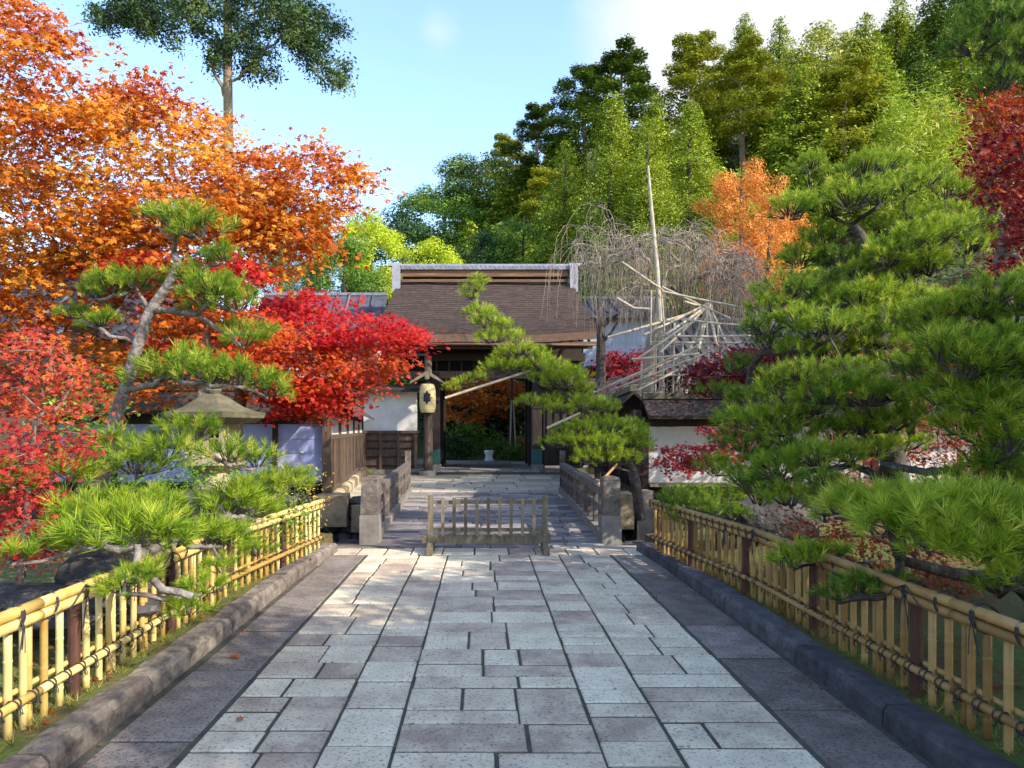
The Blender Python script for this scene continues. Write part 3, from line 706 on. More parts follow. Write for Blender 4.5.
# ================================================================ other buildings
def house(name, label, x0, x1, y0, y1, zw, zr, wall, roofm, ridge_axis='x', base=.0, over=.6, wins=(), th=.14):
    h = empty(name, ((x0+x1)/2, (y0+y1)/2, base), label, 'building')
    MB().box(((x0+x1)/2, (y0+y1)/2, (base+zw)/2), (x1-x0, y1-y0, zw-base)).build('wall', wall, h)
    xm, ym = (x0+x1)/2, (y0+y1)/2; mb = MB()
    if ridge_axis == 'x':
        vs = [(x0, y0, zw), (x1, y0, zw), (x1, y1, zw), (x0, y1, zw), (x0, ym, zr-.1), (x1, ym, zr-.1)]; fs = [(0, 3, 4), (1, 5, 2), (0, 1, 5, 4), (2, 3, 4, 5)]
        a, b, half = (x0, ym), (x1, ym), (y1-y0)/2+over
    else:
        vs = [(x0, y0, zw), (x1, y0, zw), (x1, y1, zw), (x0, y1, zw), (xm, y0, zr-.1), (xm, y1, zr-.1)]; fs = [(0, 1, 4), (2, 3, 5), (0, 4, 5, 3), (1, 2, 5, 4)]
        a, b, half = (xm, y0), (xm, y1), (x1-x0)/2+over
    mb.add(vs, fs); mb.build('gable', wall, h)
    rr = gable_roof(h, a, b, half, zr+.1, zw-.1, roofm, th=th, over=over, ridge=M['tile'])
    mb = MB(); n = int(abs((b[0]-a[0])+(b[1]-a[1]))/.45)
    K = 4
    for i in range(n+1):
        t = i/max(1, n)
        for sg in (-1, 1):
            pts = []
            for k in range(K+1):
                q = k/K; z = zr+.1-(zr-zw+.2)*(q*.75+.25*(1-(1-q)**2))+.02
                if ridge_axis == 'x': pts.append((a[0]+(b[0]-a[0])*t, ym+sg*half*q, z))
                else: pts.append((xm+sg*half*q, a[1]+(b[1]-a[1])*t, z))
            mb.tube(pts, .06, 5, col=random.random())
    mb.build('tile_rows', roofm, rr)
    for (cx, cz, wd, hh) in wins:
        f = MB().box((cx, y0-.03, cz), (wd, .1, hh)).build('window', M['darkwood'], h)
        MB().box((cx, y0-.09, cz), (wd-.14, .03, hh-.14)).build('pane', M['black'], f)
    return h
house('side_hall', 'low hall with a dark tiled roof just left of the gate', -8.6, -4.6, 27.2, 32, 5.0, 7.2, M['plaster'], M['darktile'], wins=((-6.6, 3, 1.6, 1.2),))
MB_ = None
house('blue_walled_hall', 'tall blue grey walled building behind the gate on the right', 4.2, 7.2, 29, 34, 6.4, 7.4, M['bluewall'], M['darktile'], wins=((4.7, 3.6, .8, 1.3), (6.2, 2.2, 1.2, 1.0)))
house('tiled_hall', 'wide hall with grey tiled roof behind the bare weeping tree', 7.8, 17, 28, 37, 4.0, 6.6, M['midwood'], M['darktile'], wins=((9, 3, 1.4, 1.4), (12, 3, 1.4, 1.4)))
house('dark_hall', 'dark roofed hall behind the orange maple at far left', -22, -11.2, 22, 30, 4.6, 7.4, M['midwood'], M['darktile'], wins=((-14, 3, 2.2, 1.4), (-18, 3, 2.2, 1.4)))
house('far_hall', 'grey roofed hall behind the pines at far right', 17.4, 27, 24, 33, 3.6, 6, M['plaster'], M['tile'])

# stone lantern in the left garden
Ys = 8.2; c = P(213, 500, Ys); sr = empty('stone_lantern', (c.x, Ys, .2), 'large tan garden lantern with a wide mossy cap among the pines', 'stone lantern')
MB().lathe((c.x, Ys, 0), [(.34, .15), (.36, .55), (.28, .62), (.26, .66), (.24, .8), (.19, 1.06), (.19, 1.1)], 8, rot=R(22)).build('pedestal', M['lanternwood'], sr)
MB().lathe((c.x, Ys, 0), [(.2, 1.1), (.38, 1.2), (.38, 1.3), (.25, 1.34)], 6).build('platform', M['lanternwood'], sr)
fb = MB().box((c.x, Ys, 1.5), (.06, .44, .34))
fb.box((c.x-.19, Ys, 1.5), (.07, .46, .36)); fb.box((c.x+.19, Ys, 1.5), (.07, .46, .36)); fb.box((c.x, Ys-.2, 1.35), (.44, .07, .05)); fb.box((c.x, Ys-.2, 1.65), (.44, .07, .05)); fb.box((c.x, Ys+.02, 1.5), (.36, .3, .33), mi=1)
for i in range(3): fb.box((c.x-.1+i*.1, Ys-.215, 1.5), (.014, .02, .3))
fb.box((c.x, Ys-.215, 1.5), (.34, .02, .014)); fb.build('fire_box', [M['lanternwood'], M['black']], sr)
prof = [(.3, 1.68), (.5, 1.68), (.6, 1.74), (.62, 1.8), (.5, 1.82), (.36, 1.87), (.2, 1.97), (.1, 2.02)]
MB().lathe((c.x, Ys, 0), prof, 6, rot=R(0)).build('cap', M['lanterncap'], sr)
MB().lathe((c.x, Ys, 0), [(.07, 2.0), (.1, 2.06), (.08, 2.12), (.02, 2.16)], 12).build('finial', M['lanterncap'], sr)
# porcelain stand in the inner court
c = P(489, 461, 33.0); pr = MB().lathe((c.x, 33.0, 0), [(.2, .12), (.22, .2), (.16, .28), (.17, .45), (.22, .52), (.22, .62), (.17, .64)], 14)
po = pr.build('porcelain_stand', M['porcelain'], smooth=True, loc=(c.x, 33.0, .12)); tag(po, 'small blue and white porcelain stand in the court beyond the gate', 'garden stool')
# ================================================================ plants: generators
def unit(v): return v/np.maximum(1e-9, np.linalg.norm(v, axis=1, keepdims=True))
def frame(Nn):
    ref = np.where(np.abs(Nn[:, 2:3]) < .9, np.array([[0, 0, 1.]]), np.array([[1., 0, 0]]))
    a = unit(np.cross(Nn, ref)); b = np.cross(Nn, a); return a, b
def leaf_arrays(Pt, Nn, size, kind='diamond', asp=.55):
    n = len(Pt); a, b = frame(unit(Nn)); th = rng.uniform(0, 2*np.pi, n)[:, None]
    u = a*np.cos(th)+b*np.sin(th); v = -a*np.sin(th)+b*np.cos(th); s = np.broadcast_to(np.asarray(size), (n,))[:, None]; nn = unit(Nn)
    if kind == 'diamond':
        V = np.stack([Pt-u*s*.5, Pt+v*s*.5*asp+nn*s*.05, Pt+u*s*.5, Pt-v*s*.5*asp+nn*s*.05], 1).reshape(-1, 3)
        F_ = np.arange(4*n).reshape(n, 4); return V, F_, 1
    # maple: five triangular lobes
    out = []
    for k, (an, ln) in enumerate(((-1.75, .55), (-.85, .85), (0, 1.), (.85, .85), (1.75, .55))):
        d = u*math.cos(an)+v*math.sin(an); e = -u*math.sin(an)+v*math.cos(an)
        base = Pt-u*s*.2
        out.append(np.stack([base-e*s*.24+d*s*.08, base+e*s*.24+d*s*.08, base+d*s*ln*.75-nn*s*.12], 1))
    V = np.stack(out, 1).reshape(-1, 3); F_ = np.arange(15*n).reshape(5*n, 3); return V, F_, 5
def leafmesh(name, Pt, Nn, size, rnd, matr, kind='diamond', asp=.55):
    V, F_, k = leaf_arrays(Pt, Nn, size, kind, asp); return npmesh(name, V, F_, np.repeat(rnd, k), matr)

def needles(base, d, n, ln, wd, spread, stem):
    """needles for many shoots: base (m,3), d (m,3) -> tris"""
    m = len(base); d = unit(d); a, b = frame(d)
    t = rng.uniform(0, 1, (m, n)); ph = rng.uniform(0, 2*np.pi, (m, n)); an = spread*(1.15-.65*t)+rng.normal(0, .12, (m, n))
    o = base[:, None]+d[:, None]*(t[..., None]*stem[:, None, None])
    rad = a[:, None]*np.cos(ph)[..., None]+b[:, None]*np.sin(ph)[..., None]
    dr = d[:, None]*np.cos(an)[..., None]+rad*np.sin(an)[..., None]
    dr[..., 2] -= .06
    L_ = ln*rng.uniform(.75, 1.15, (m, n, 1)); side = np.cross(dr, rng.normal(0, 1, (m, n, 3))); side /= np.linalg.norm(side, axis=2, keepdims=True)+1e-9
    V = np.stack([o-side*wd*.5, o+side*wd*.5, o+dr*L_+side*wd*.15], 2).reshape(-1, 3)
    F_ = np.arange(m*n*3).reshape(-1, 3)
    tone = np.clip(rng.normal(.42, .22, (m, 1))+rng.normal(0, .13, (m, n))+.25*(t-.4), 0, 1).ravel()
    return V, F_, tone
def pad_mesh(name, Rr, hz, matr, dens=1.0, ln=.1, wd=.005, nn=30, seed=0):
    m = int(dens*3.14*Rr*Rr/.0042)+12; th = rng.uniform(0, 2*np.pi, m); r = np.sqrt(rng.uniform(0, 1, m))
    lob = 1+.22*np.sin(th*3+seed)+.15*np.sin(th*5+seed*2.1)
    x = np.cos(th)*r*Rr*lob; y = np.sin(th)*r*Rr*lob
    z = hz*(np.sqrt(np.maximum(0, 1-r**2))-.3)+rng.normal(0, hz*.3, m)
    d = np.stack([np.cos(th)*r*.95, np.sin(th)*r*.95, np.full(m, 1.1)], 1)+rng.normal(0, .28, (m, 3))
    base = np.stack([x, y, z], 1); stem = rng.uniform(.05, .1, m)
    V, F_, c = needles(base, d, nn, ln, wd, .85, stem); mi = np.zeros(len(F_))
    # little twigs from the centre underneath to the shoots
    k = m//2; o = np.stack([base[:k, 0]*.35, base[:k, 1]*.35, np.full(k, -hz*.45)], 1); e = base[:k]+unit(d[:k])*stem[:k, None]
    s = unit(np.cross(e-o, rng.normal(0, 1, (k, 3))))*.005
    V2 = np.stack([o-s*1.6, o+s*1.6, e], 1).reshape(-1, 3); F2 = np.arange(3*k).reshape(-1, 3)+len(V)
    return npmesh(name, np.concatenate([V, V2]), np.concatenate([F_, F2]), np.concatenate([c, np.full(k, .5)]), [matr, M['pinebark']], np.concatenate([mi, np.ones(k)]))
PADS = {}
def get_pads(key):
    if key not in PADS:
        PADS[key] = {}
        lng = key.endswith('_long'); mk = key.replace('_long', '')
        for Rr in (.16, .28, .44): PADS[key][Rr] = [pad_mesh('needle_pad', Rr, Rr*.32+.025, M[mk], seed=i, ln=.11 if lng else .08, dens=.62 if lng else 1.0, nn=46 if lng else 36) for i in range(2 if Rr != .28 else 3)]
    return PADS[key]
def skeleton(nodes, targets, seg=4, jit=.05, sag=0., rmin=.006, p=.5, up=.0):
    """nodes: list of (Vector, radius) of a trunk polyline. returns tube list"""
    pts = [Vector(n[0]) for n in nodes]; par = [-1]+list(range(len(nodes)-1)); fixed = [n[1] for n in nodes]; tip = set()
    base = pts[0]
    for t in sorted([Vector(t) for t in targets], key=lambda q: min((q-a).length for a in pts[:len(nodes)])):
        best = min(range(len(pts)), key=lambda i: (pts[i]-t).length+(.5 if pts[i].z > t.z+.1 else 0)*(pts[i].z-t.z))
        a = pts[best]; last = best; ln = (t-a).length; k = max(2, min(seg, int(ln/.15)+1))
        for i in range(1, k+1):
            f = i/k; q = a.lerp(t, f); q.z += (up*math.sin(math.pi*f)-sag*math.sin(math.pi*f))*ln
            if i < k: q += Vector((random.uniform(-1, 1), random.uniform(-1, 1), random.uniform(-1, 1)))*jit*ln
            pts.append(q); par.append(last); fixed.append(None); last = len(pts)-1
        tip.add(last)
    wgt = [0]*len(pts)
    for t in tip:
        i = t
        while i != -1: wgt[i] += 1; i = par[i]
    rad = [fixed[i] if fixed[i] else rmin*max(1, wgt[i])**p for i in range(len(pts))]
    return pts, par, rad, len(nodes)
def skel_mesh(name, nodes, targets, matr, parent, n=6, part='limb', trunk_name='trunk', wob=.06, **kw):
    pts, par, rad, nt_ = skeleton(nodes, targets, **kw)
    sp = []; sr = []
    for i in range(nt_-1):      # resample the trunk smoothly
        p0 = pts[max(0, i-1)]; p1 = pts[i]; p2 = pts[i+1]; p3 = pts[min(nt_-1, i+2)]
        for k in range(4):
            t = k/4; q = .5*((2*p1)+(p2-p0)*t+(2*p0-5*p1+4*p2-p3)*t*t+(-p0+3*p1-3*p2+p3)*t**3); sp.append(q); sr.append(rad[i]+(rad[i+1]-rad[i])*t)
    sp.append(pts[nt_-1]); sr.append(rad[nt_-1])
    MB().tube(sp, sr, 12, wob=wob).build(trunk_name, matr, parent, smooth=True)
    mb = MB(); kids = {}
    for i in range(nt_, len(pts)): kids.setdefault(par[i], []).append(i)
    done = set()
    for i in range(nt_, len(pts)):
        if i in done: continue
        ch = [par[i], i]; done.add(i); cur = i
        while cur in kids:
            nx = [k for k in kids[cur] if k not in done]
            if not nx: break
            cur = max(nx, key=lambda k: rad[k]); ch.append(cur); done.add(cur)
        rr = [min(rad[j], rad[ch[1]]) for j in ch]; mb.tube([pts[j] for j in ch], rr, n)
    if mb.v: mb.build(part, matr, parent, smooth=True)

def pine(name, label, trunk, pads, key='needle', bark='pinebark', group=None, cat='pine tree', zs=1.0):
    """trunk: [(px,py,Y,r)...]; pads: [(px,py,rpx,Y,(key))]"""
    tn = [(P(a, b, Y), r) for a, b, Y, r in trunk]; root = empty(name, tn[0][0], label, cat, group)
    tg = []
    for pd in pads:
        px, py, rp, Y = pd[:4]; kk = pd[4] if len(pd) > 4 else key; c = P(px, py, Y); rad = rp*Y/F
        gp = get_pads(kk); Rr = min(gp, key=lambda r: abs(math.log(r/rad))); me = random.choice(gp[Rr])
        o = link('needle_pad', me, root, c-tn[0][0]); s = max(.7, min(1.35, rad/Rr)); o.scale = (s, s*random.uniform(.85, 1.1), s*zs*random.uniform(.85, 1.05))
        o.rotation_euler = (random.uniform(-.12, .12), random.uniform(-.12, .12), random.uniform(0, 6.28))
        tg.append(c-Vector((0, 0, rad*.3)))
    skel_mesh('trunk', tn, tg, M[bark], root, n=7, seg=5, jit=.07, rmin=.011, p=.5)
    return root

def inpoly(x, y, poly):
    c = False; n = len(poly); j = n-1
    for i in range(n):
        xi, yi = poly[i]; xj, yj = poly[j]
        if (yi > y) != (yj > y) and x < (xj-xi)*(y-yi)/(yj-yi)+xi: c = not c
        j = i
    return c
def polypts(poly, n):
    xs = [p[0] for p in poly]; ys = [p[1] for p in poly]; out = []
    while len(out) < n:
        x, y = random.uniform(min(xs), max(xs)), random.uniform(min(ys), max(ys))
        if inpoly(x, y, poly): out.append((x, y))
    return out
def leafy(name, label, cat, trunk, regions, leaf, matr, kind='maple', nleaf=60, spray=.4, flat=.28, bark='maplebark', group=None, tilt=.45, ltone=.5, tamp=.2, limbs=90, rmin=.006, crownname='crown', updir=.8, asp=.55):
    """regions: list of (poly, (Ynear,Yfar), count, tone)"""
    tn = [(P(a, b, Y), r) for a, b, Y, r in trunk]; root = empty(name, tn[0][0], label, cat, group); cs = []; tones = []
    for poly, (ya, yb), cnt, tone in regions:
        for x, y in polypts(poly, cnt):
            cs.append(P(x, y, random.uniform(ya, yb))); tones.append(tone+random.gauss(0, tamp*.9))
    C = np.array([tuple(c) for c in cs]); m = len(C); r = rng.normal(0, 1, (m, nleaf, 3)); r *= np.array([1, 1, flat])*spray*.55
    sl_ = rng.normal(0, .25, (m, 1, 2)); r[..., 2:3] += (r[..., :2]*sl_).sum(-1, keepdims=True)-.25*np.linalg.norm(r[..., :2], axis=-1, keepdims=True)*.6
    Pt = (C[:, None]+r).reshape(-1, 3); Nn = rng.normal(0, tilt, (m*nleaf, 3))+np.array([.12, -.35, updir])
    tone = np.clip(np.repeat(np.array(tones), nleaf)+rng.normal(0, tamp*.55, m*nleaf), 0, 1)
    sz = leaf*rng.uniform(.65, 1.2, m*nleaf)
    me = leafmesh(crownname, Pt-np.array(tuple(tn[0][0])), Nn, sz, tone, matr, kind, asp); link(crownname, me, root)
    tg = random.sample(cs, min(limbs, m))
    skel_mesh('trunk', tn, tg, M[bark], root, n=5, seg=4, jit=.09, rmin=rmin, p=.52, up=.03)
    return root

# ================================================================ the hill and its trees
def s_(x): t = max(0, min(1, (x+22)/40)); return .03+1.05*t*t*(3-2*t)
def hillz(x, y):
    d = max(0, y-38-.0*x)
    b = s_(x)*60*(1-math.exp(-d/60))
    if x > 18: b += max(0, (x-18))*.24*min(1, d/20)
    return .1+b+1.2*noise.noise(Vector((x*.06, y*.06, 1)))*min(1, d/12)
mb = MB(); xs = list(range(-90, 151, 5)); ys = list(range(36, 200, 5)); nx = len(xs)
for y in ys:
    for x in xs: mb.v.append((x, y, hillz(x, y)-.3 if y > 36 else -.4))
for j in range(len(ys)-1):
    for i in range(nx-1): mb.f.append([j*nx+i, j*nx+i+1, (j+1)*nx+i+1, (j+1)*nx+i]); mb.m.append(0); mb.c.append(.5)
tag(mb.build('hill', M['hill'], smooth=True), kind='structure')

def crown_pts(kind, n, H):
    """leaf clump centres for a tree of height H (base at z=0): returns (P,N,tone)"""
    if kind == 'cone':        # cedar / hinoki
        Bn = 190; zb = np.sort(rng.uniform(.06, 1, Bn)**.85); ab = np.arange(Bn)*2.4+rng.normal(0, .3, Bn); wb = H*.26*(1-zb)**.8*rng.uniform(.65, 1.2, Bn)+.15
        k = rng.choice(Bn, n, p=(wb**1.5)/(wb**1.5).sum()); t = rng.uniform(.12, 1, n)**.7; sp = (.045*H*(1-.5*t)*(.4+(1-zb[k])))[:, None]
        Pn = np.stack([np.cos(ab[k])*wb[k]*t, np.sin(ab[k])*wb[k]*t, H*(.06+.94*zb[k])+wb[k]*(.25*t-.45*t*t)], 1)+rng.normal(0, 1, (n, 3))*sp*np.array([1, 1, .6])
        Nn = np.stack([np.cos(ab[k])*.5, np.sin(ab[k])*.5, np.full(n, .8)], 1)
    elif kind == 'oldcone':
        t = rng.uniform(.08, 1, n)**.75; k = rng.integers(0, 40, n); th = k*2.4+rng.normal(0, .32, n)
        lev = np.floor(t*16)/16+rng.normal(0, .016, n); w_ = H*.25*(1-lev)**.8*(.55+.6*np.sin(k*1.7+lev*23)**2)+.12
        r = w_*np.sqrt(rng.uniform(.1, 1, n)); z = H*(.1+.9*lev)-r*.3+rng.normal(0, H*.012, n)
        Pn = np.stack([np.cos(th)*r, np.sin(th)*r, z], 1); Nn = np.stack([np.cos(th)*.8, np.sin(th)*.8, np.full(n, .55)], 1)
    elif kind == 'layers':    # red pine: flat plates on a bare trunk
        L_ = 34; c = []
        for i in range(L_):
            f = (i+.5)/L_; th = i*2.4+rng.uniform(-.4, .4); rr = H*.27*(1-f*.75)*rng.uniform(.3, 1.1)
            c.append((math.cos(th)*rr, math.sin(th)*rr, H*(.36+.62*f), H*.09*(1-.4*f)*rng.uniform(.8, 1.2)))
        c = np.array(c); idx = rng.integers(0, L_, n); a = rng.uniform(0, 2*np.pi, n); rr = np.sqrt(rng.uniform(0, 1, n))*c[idx, 3]
        Pn = np.stack([c[idx, 0]+np.cos(a)*rr, c[idx, 1]+np.sin(a)*rr, c[idx, 2]+rng.normal(0, H*.011, n)+.18*(c[idx, 3]-rr)-.0], 1)
        Nn = np.stack([np.cos(a)*.3, np.sin(a)*.3, np.full(n, 1.)], 1)
    else:                     # broadleaf lobes
        L_ = 60; c = rng.normal(0, 1, (L_, 3)); c = unit(c)*rng.uniform(.35, 1, (L_, 1))**.5; c *= np.array([H*.27, H*.27, H*.33]); c[:, 2] += H*.6
        idx = rng.integers(0, L_, n); d = unit(rng.normal(0, 1, (n, 3))); rr = H*.085*rng.uniform(.5, 1, (n, 1)); Pn = c[idx]+d*rr*np.array([1, 1, .7]); Nn = d+np.array([0, 0, .4])
    return Pn, Nn+rng.normal(0, .35, (n, 3))
HT = {}
def hill_crown(kind, key, var, leaf=.17, n=20000):
    k = (kind, key, var)
    if var in (2, 3) and kind == 'cone': leaf, n = .105, 38000
    if key == 'hillorange': leaf, n = .14, 22000
    if k not in HT:
        Pn, Nn = crown_pts(kind, n, 10.0); tone = np.clip(rng.normal(.5, .2, n), 0, 1)
        HT[k] = leafmesh('crown', Pn, Nn, leaf*rng.uniform(.6, 1.25, n), tone, M[key], 'diamond', .5)
    return HT[k]
def trunk_mesh(key, bark, H=10.0, r=.16, kind='cone'):
    k = ('t', key)
    if k not in HT:
        mb = MB(); pts = [(0, 0, -.6), (.05, .03, H*.3), (-.08, .05, H*.6), (0, 0, H*.93)]; mb.tube(pts, [r*1.3, r, r*.7, r*.2], 7)
        for i in range(12):
            f = .35+.55*i/12; a = i*2.4; ln = H*.2*(1.1-f); z = H*f; mb.tube([(0, 0, z), (math.cos(a)*ln*.5, math.sin(a)*ln*.5, z+.02*H), (math.cos(a)*ln, math.sin(a)*ln, z+.015*H)], [r*.35, r*.25, r*.1], 4)
        o = mb.build('tmp', M[bark]); HT[k] = o.data; bpy.data.objects.remove(o)
    return HT[k]
def htree(name, label, cat, x, y, z, H, kind, key, bark='pinebark', group=None, var=0, sx=1.0, parent=None):
    root = empty(name, (x, y, z), label, cat, group); s = H/10
    for nm, me in (('trunk', trunk_mesh(bark+kind, bark, kind=kind)), ('crown', hill_crown(kind, key, var))):
        o = link(nm, me, root); o.scale = (s*sx, s*sx, s); o.rotation_euler[2] = random.uniform(0, 6.28) if nm == 'crown' else 0
    return root
def onray(px, pyt, H, ymin=44, ymax=170):
    y = ymin
    while y < ymax:
        x = (px-CX)*y/F; z = hillz(x, y)
        if CY-F*(z+H-HC)/y <= pyt: return x, y, z
        y += 1
    best = max(range(46, 100), key=lambda q: hillz((px-CX)*q/F, q)/q); x = (px-CX)*best/F
    return x, best, hillz(x, best)
# named hill trees: px, py of the top, height, kind, key, label
hill_trees = [
 (403, 196, 9, 'broad', 'deepgreen', 'small blue green tree at the left foot of the wooded hill'),
 (446, 176, 12, 'broad', 'green', 'rounded green tree leading the skyline left of the gate ridge'),
 (474, 146, 12, 'broad', 'hilldark', 'dark rounded tree low on the skyline above the gate roof'),
 (505, 134, 13, 'layers', 'hillpine', 'yellow green layered pine behind the left half of the gate roof'),
 (538, 104, 13, 'layers', 'hilldark', 'dark layered pine on the skyline above the middle of the roof'),
 (468, 205, 9, 'layers', 'hillpine', 'low bright layered pine just over the left roof ridge'),
 (552, 165, 11, 'layers', 'hillpine', 'bright layered pine below the dark skyline pine'),
 (585, 64, 14, 'layers', 'hilldark', 'tall dark pine standing out on the skyline left of its taller neighbour'),
 (622, 46, 15, 'layers', 'hilldark', 'tallest dark flat topped pine on the skyline left of the cloud'),
 (655, 95, 13, 'cone', 'hinoki', 'slim green conifer right of the tallest dark pine'),
 (693, 36, 14, 'layers', 'hillpine', 'thin pale pine breaking the skyline below the cloud'),
 (742, 44, 14, 'layers', 'hillpine', 'broad yellow green pine with a visible brown trunk'),
 (745, 12, 13, 'cone', 'hinoki', 'dense pointed conifer on the skyline under the cloud'),
 (780, 18, 13, 'cone', 'hinoki', 'second pointed conifer along the ridge under the cloud'),
 (800, 62, 15, 'cone', 'hinoki', 'large bright conical cypress in the middle of the slope'),
 (828, 22, 13, 'broad', 'hillpine', 'round topped light tree on the ridge right of the cloud'),
 (846, 70, 14, 'layers', 'hillpine', 'brownish green pine beside the bright cypress'),
 (866, 14, 14, 'cone', 'hinoki', 'tall cypress on the ridge where the cloud ends'),
 (898, -6, 14, 'cone', 'hinoki', 'tall sunlit cypress reaching the top edge at right'),
 (884, 62, 14, 'cone', 'hinoki', 'narrow sunlit cypress in the second row at right'),
 (936, -20, 15, 'cone', 'hilldark', 'dark cypress with its tip above the frame at right'),
 (922, 55, 14, 'cone', 'hilldark', 'dark narrow cypress below the ridge at right'),
 (975, -40, 15, 'cone', 'hilldark', 'dark cedar near the top right corner'),
 (962, 60, 14, 'cone', 'hinoki', 'half lit cypress behind the crimson maple'),
 (1012, -60, 16, 'cone', 'hilldark', 'darkest cedar at the right edge of the hill'),
 (1005, 50, 15, 'cone', 'hilldark', 'dark cedar behind the overhanging pine at the right edge'),
]
for i, (px, py, H, kind, key, lab) in enumerate(hill_trees):
    x, y, z = onray(px, py, H, 52 if py < 100 else 46)
    H = max(H, min(24, HC+(CY-py)*y/F-z+.3))
    htree('hill_pine' if kind == 'layers' else ('cypress_tree' if kind == 'cone' else 'hill_tree'), lab, 'tree', x, y, z-.3, H, kind, key, group='trees on the wooded hill', var=i % 2, bark='cedarbark' if kind == 'layers' else 'pinebark', sx=1.1 if kind == 'cone' else 1.25)
# one mass of wood filling the slope between them
Ps = []; Ns = []; 
cnt = 0; tries = 0
while cnt < 210 and tries < 9000:
    tries += 1
    y = random.uniform(44, 125); px = random.uniform(385, 1130); x = (px-CX)*y/F; z = hillz(x, y); H = random.uniform(7, 11)
    top = CY-F*(z+H-HC)/y
    sk = np.interp(px, [395, 450, 500, 560, 620, 680, 740, 800, 900, 1000, 1300], [230, 200, 165, 120, 90, 100, 55, 45, 10, -30, -120])
    if top < sk+6 or (top > sk+120 and random.random() < .5): continue
    kind = random.choice(['cone', 'layers', 'broad', 'cone']); Pn, Nn = crown_pts(kind, 3200, H); Ps.append(Pn*np.array([1.2, 1.2, 1])+np.array([x, y, z-.5])); Ns.append(Nn); cnt += 1
Pt = np.concatenate(Ps); Nn = np.concatenate(Ns); n = len(Pt); tone = np.clip(rng.normal(.45, .2, n), 0, 1)
o = link('hillside_wood', leafmesh('hillside_wood', Pt, Nn,    .34*rng.uniform(.6, 1.25, n), tone, M['hinoki'], 'diamond', .65)); tag(o, kind='stuff'); o['label'] = 'mass of green woodland covering the hill slope'; o['category'] = 'woodland'

# mid-distance trees just behind the gate
mids = [
 (430, 232, 37, 7.5, 'broad', 'lime', 'bright lime tree peeping over the left end of the gate ridge'),
 (372, 205, 41, 8, 'broad', 'lime', 'pale yellow green tree between the orange maple and the gate'),
 (345, 222, 34, 7, 'broad', 'green', 'loose green tree behind the right side of the orange maple'),
 (318, 190, 36, 7, 'cone', 'hinoki', 'narrow green conifer behind the orange maple'),
 (280, 175, 44, 9, 'cone', 'hilldark', 'dark conifer tip showing through the orange maple'),
 (566, 140, 38, 11, 'cone', 'hinoki', 'feathery green conifer just behind the middle of the gate'),
 (612, 92, 36, 13, 'cone', 'hinoki', 'tallest feathery green conifer behind the right end of the gate'),
 (648, 118, 34, 11, 'cone', 'hinoki', 'feathery conifer directly behind the pale support pole'),
 (690, 100, 38, 12, 'cone', 'hinoki', 'feathery conifer left of the orange hillside maple'),
 (590, 190, 32, 8, 'cone', 'hilldark', 'low dark conifer close behind the right ridge end'),
 (480, 226, 40, 8, 'broad', 'deepgreen', 'dark rounded tree behind the left half of the gate ridge'),
 (524, 205, 40, 9, 'broad', 'green', 'green rounded tree behind the middle of the gate ridge'),
 (742, 152, 34, 8, 'broad', 'hillorange', 'orange maple glowing behind the bare weeping tree'),
 (770, 195, 31, 7, 'broad', 'hillorange', 'smaller orange maple tucked behind the big pine'),
]
for i, (px, py, Y, H, kind, key, lab) in enumerate(mids):
    t = P(px, py, Y); z = t.z-H
    if z < hillz(t.x, Y)-.3: z = hillz(t.x, Y)-.3; 
    H2 = t.z-z
    htree('orange_maple' if key == 'hillorange' else ('conifer' if kind == 'cone' else 'garden_tree'), lab, 'tree', t.x, Y, z, H2, kind, key, group='trees behind the gate', var=2+i % 2, sx=.95 if kind != 'cone' else 1.0)
leafy('orange_shrub', 'vivid orange shrub beside the tiled roof behind the trellis', 'shrub', [(735, 300, 27, .06), (735, 280, 27, .04)],
      [([(705, 272), (715, 255), (745, 250), (770, 262), (765, 290), (715, 290)], (26, 28), 60, .3)], .16, M['orange'], nleaf=40, spray=.6, limbs=20)

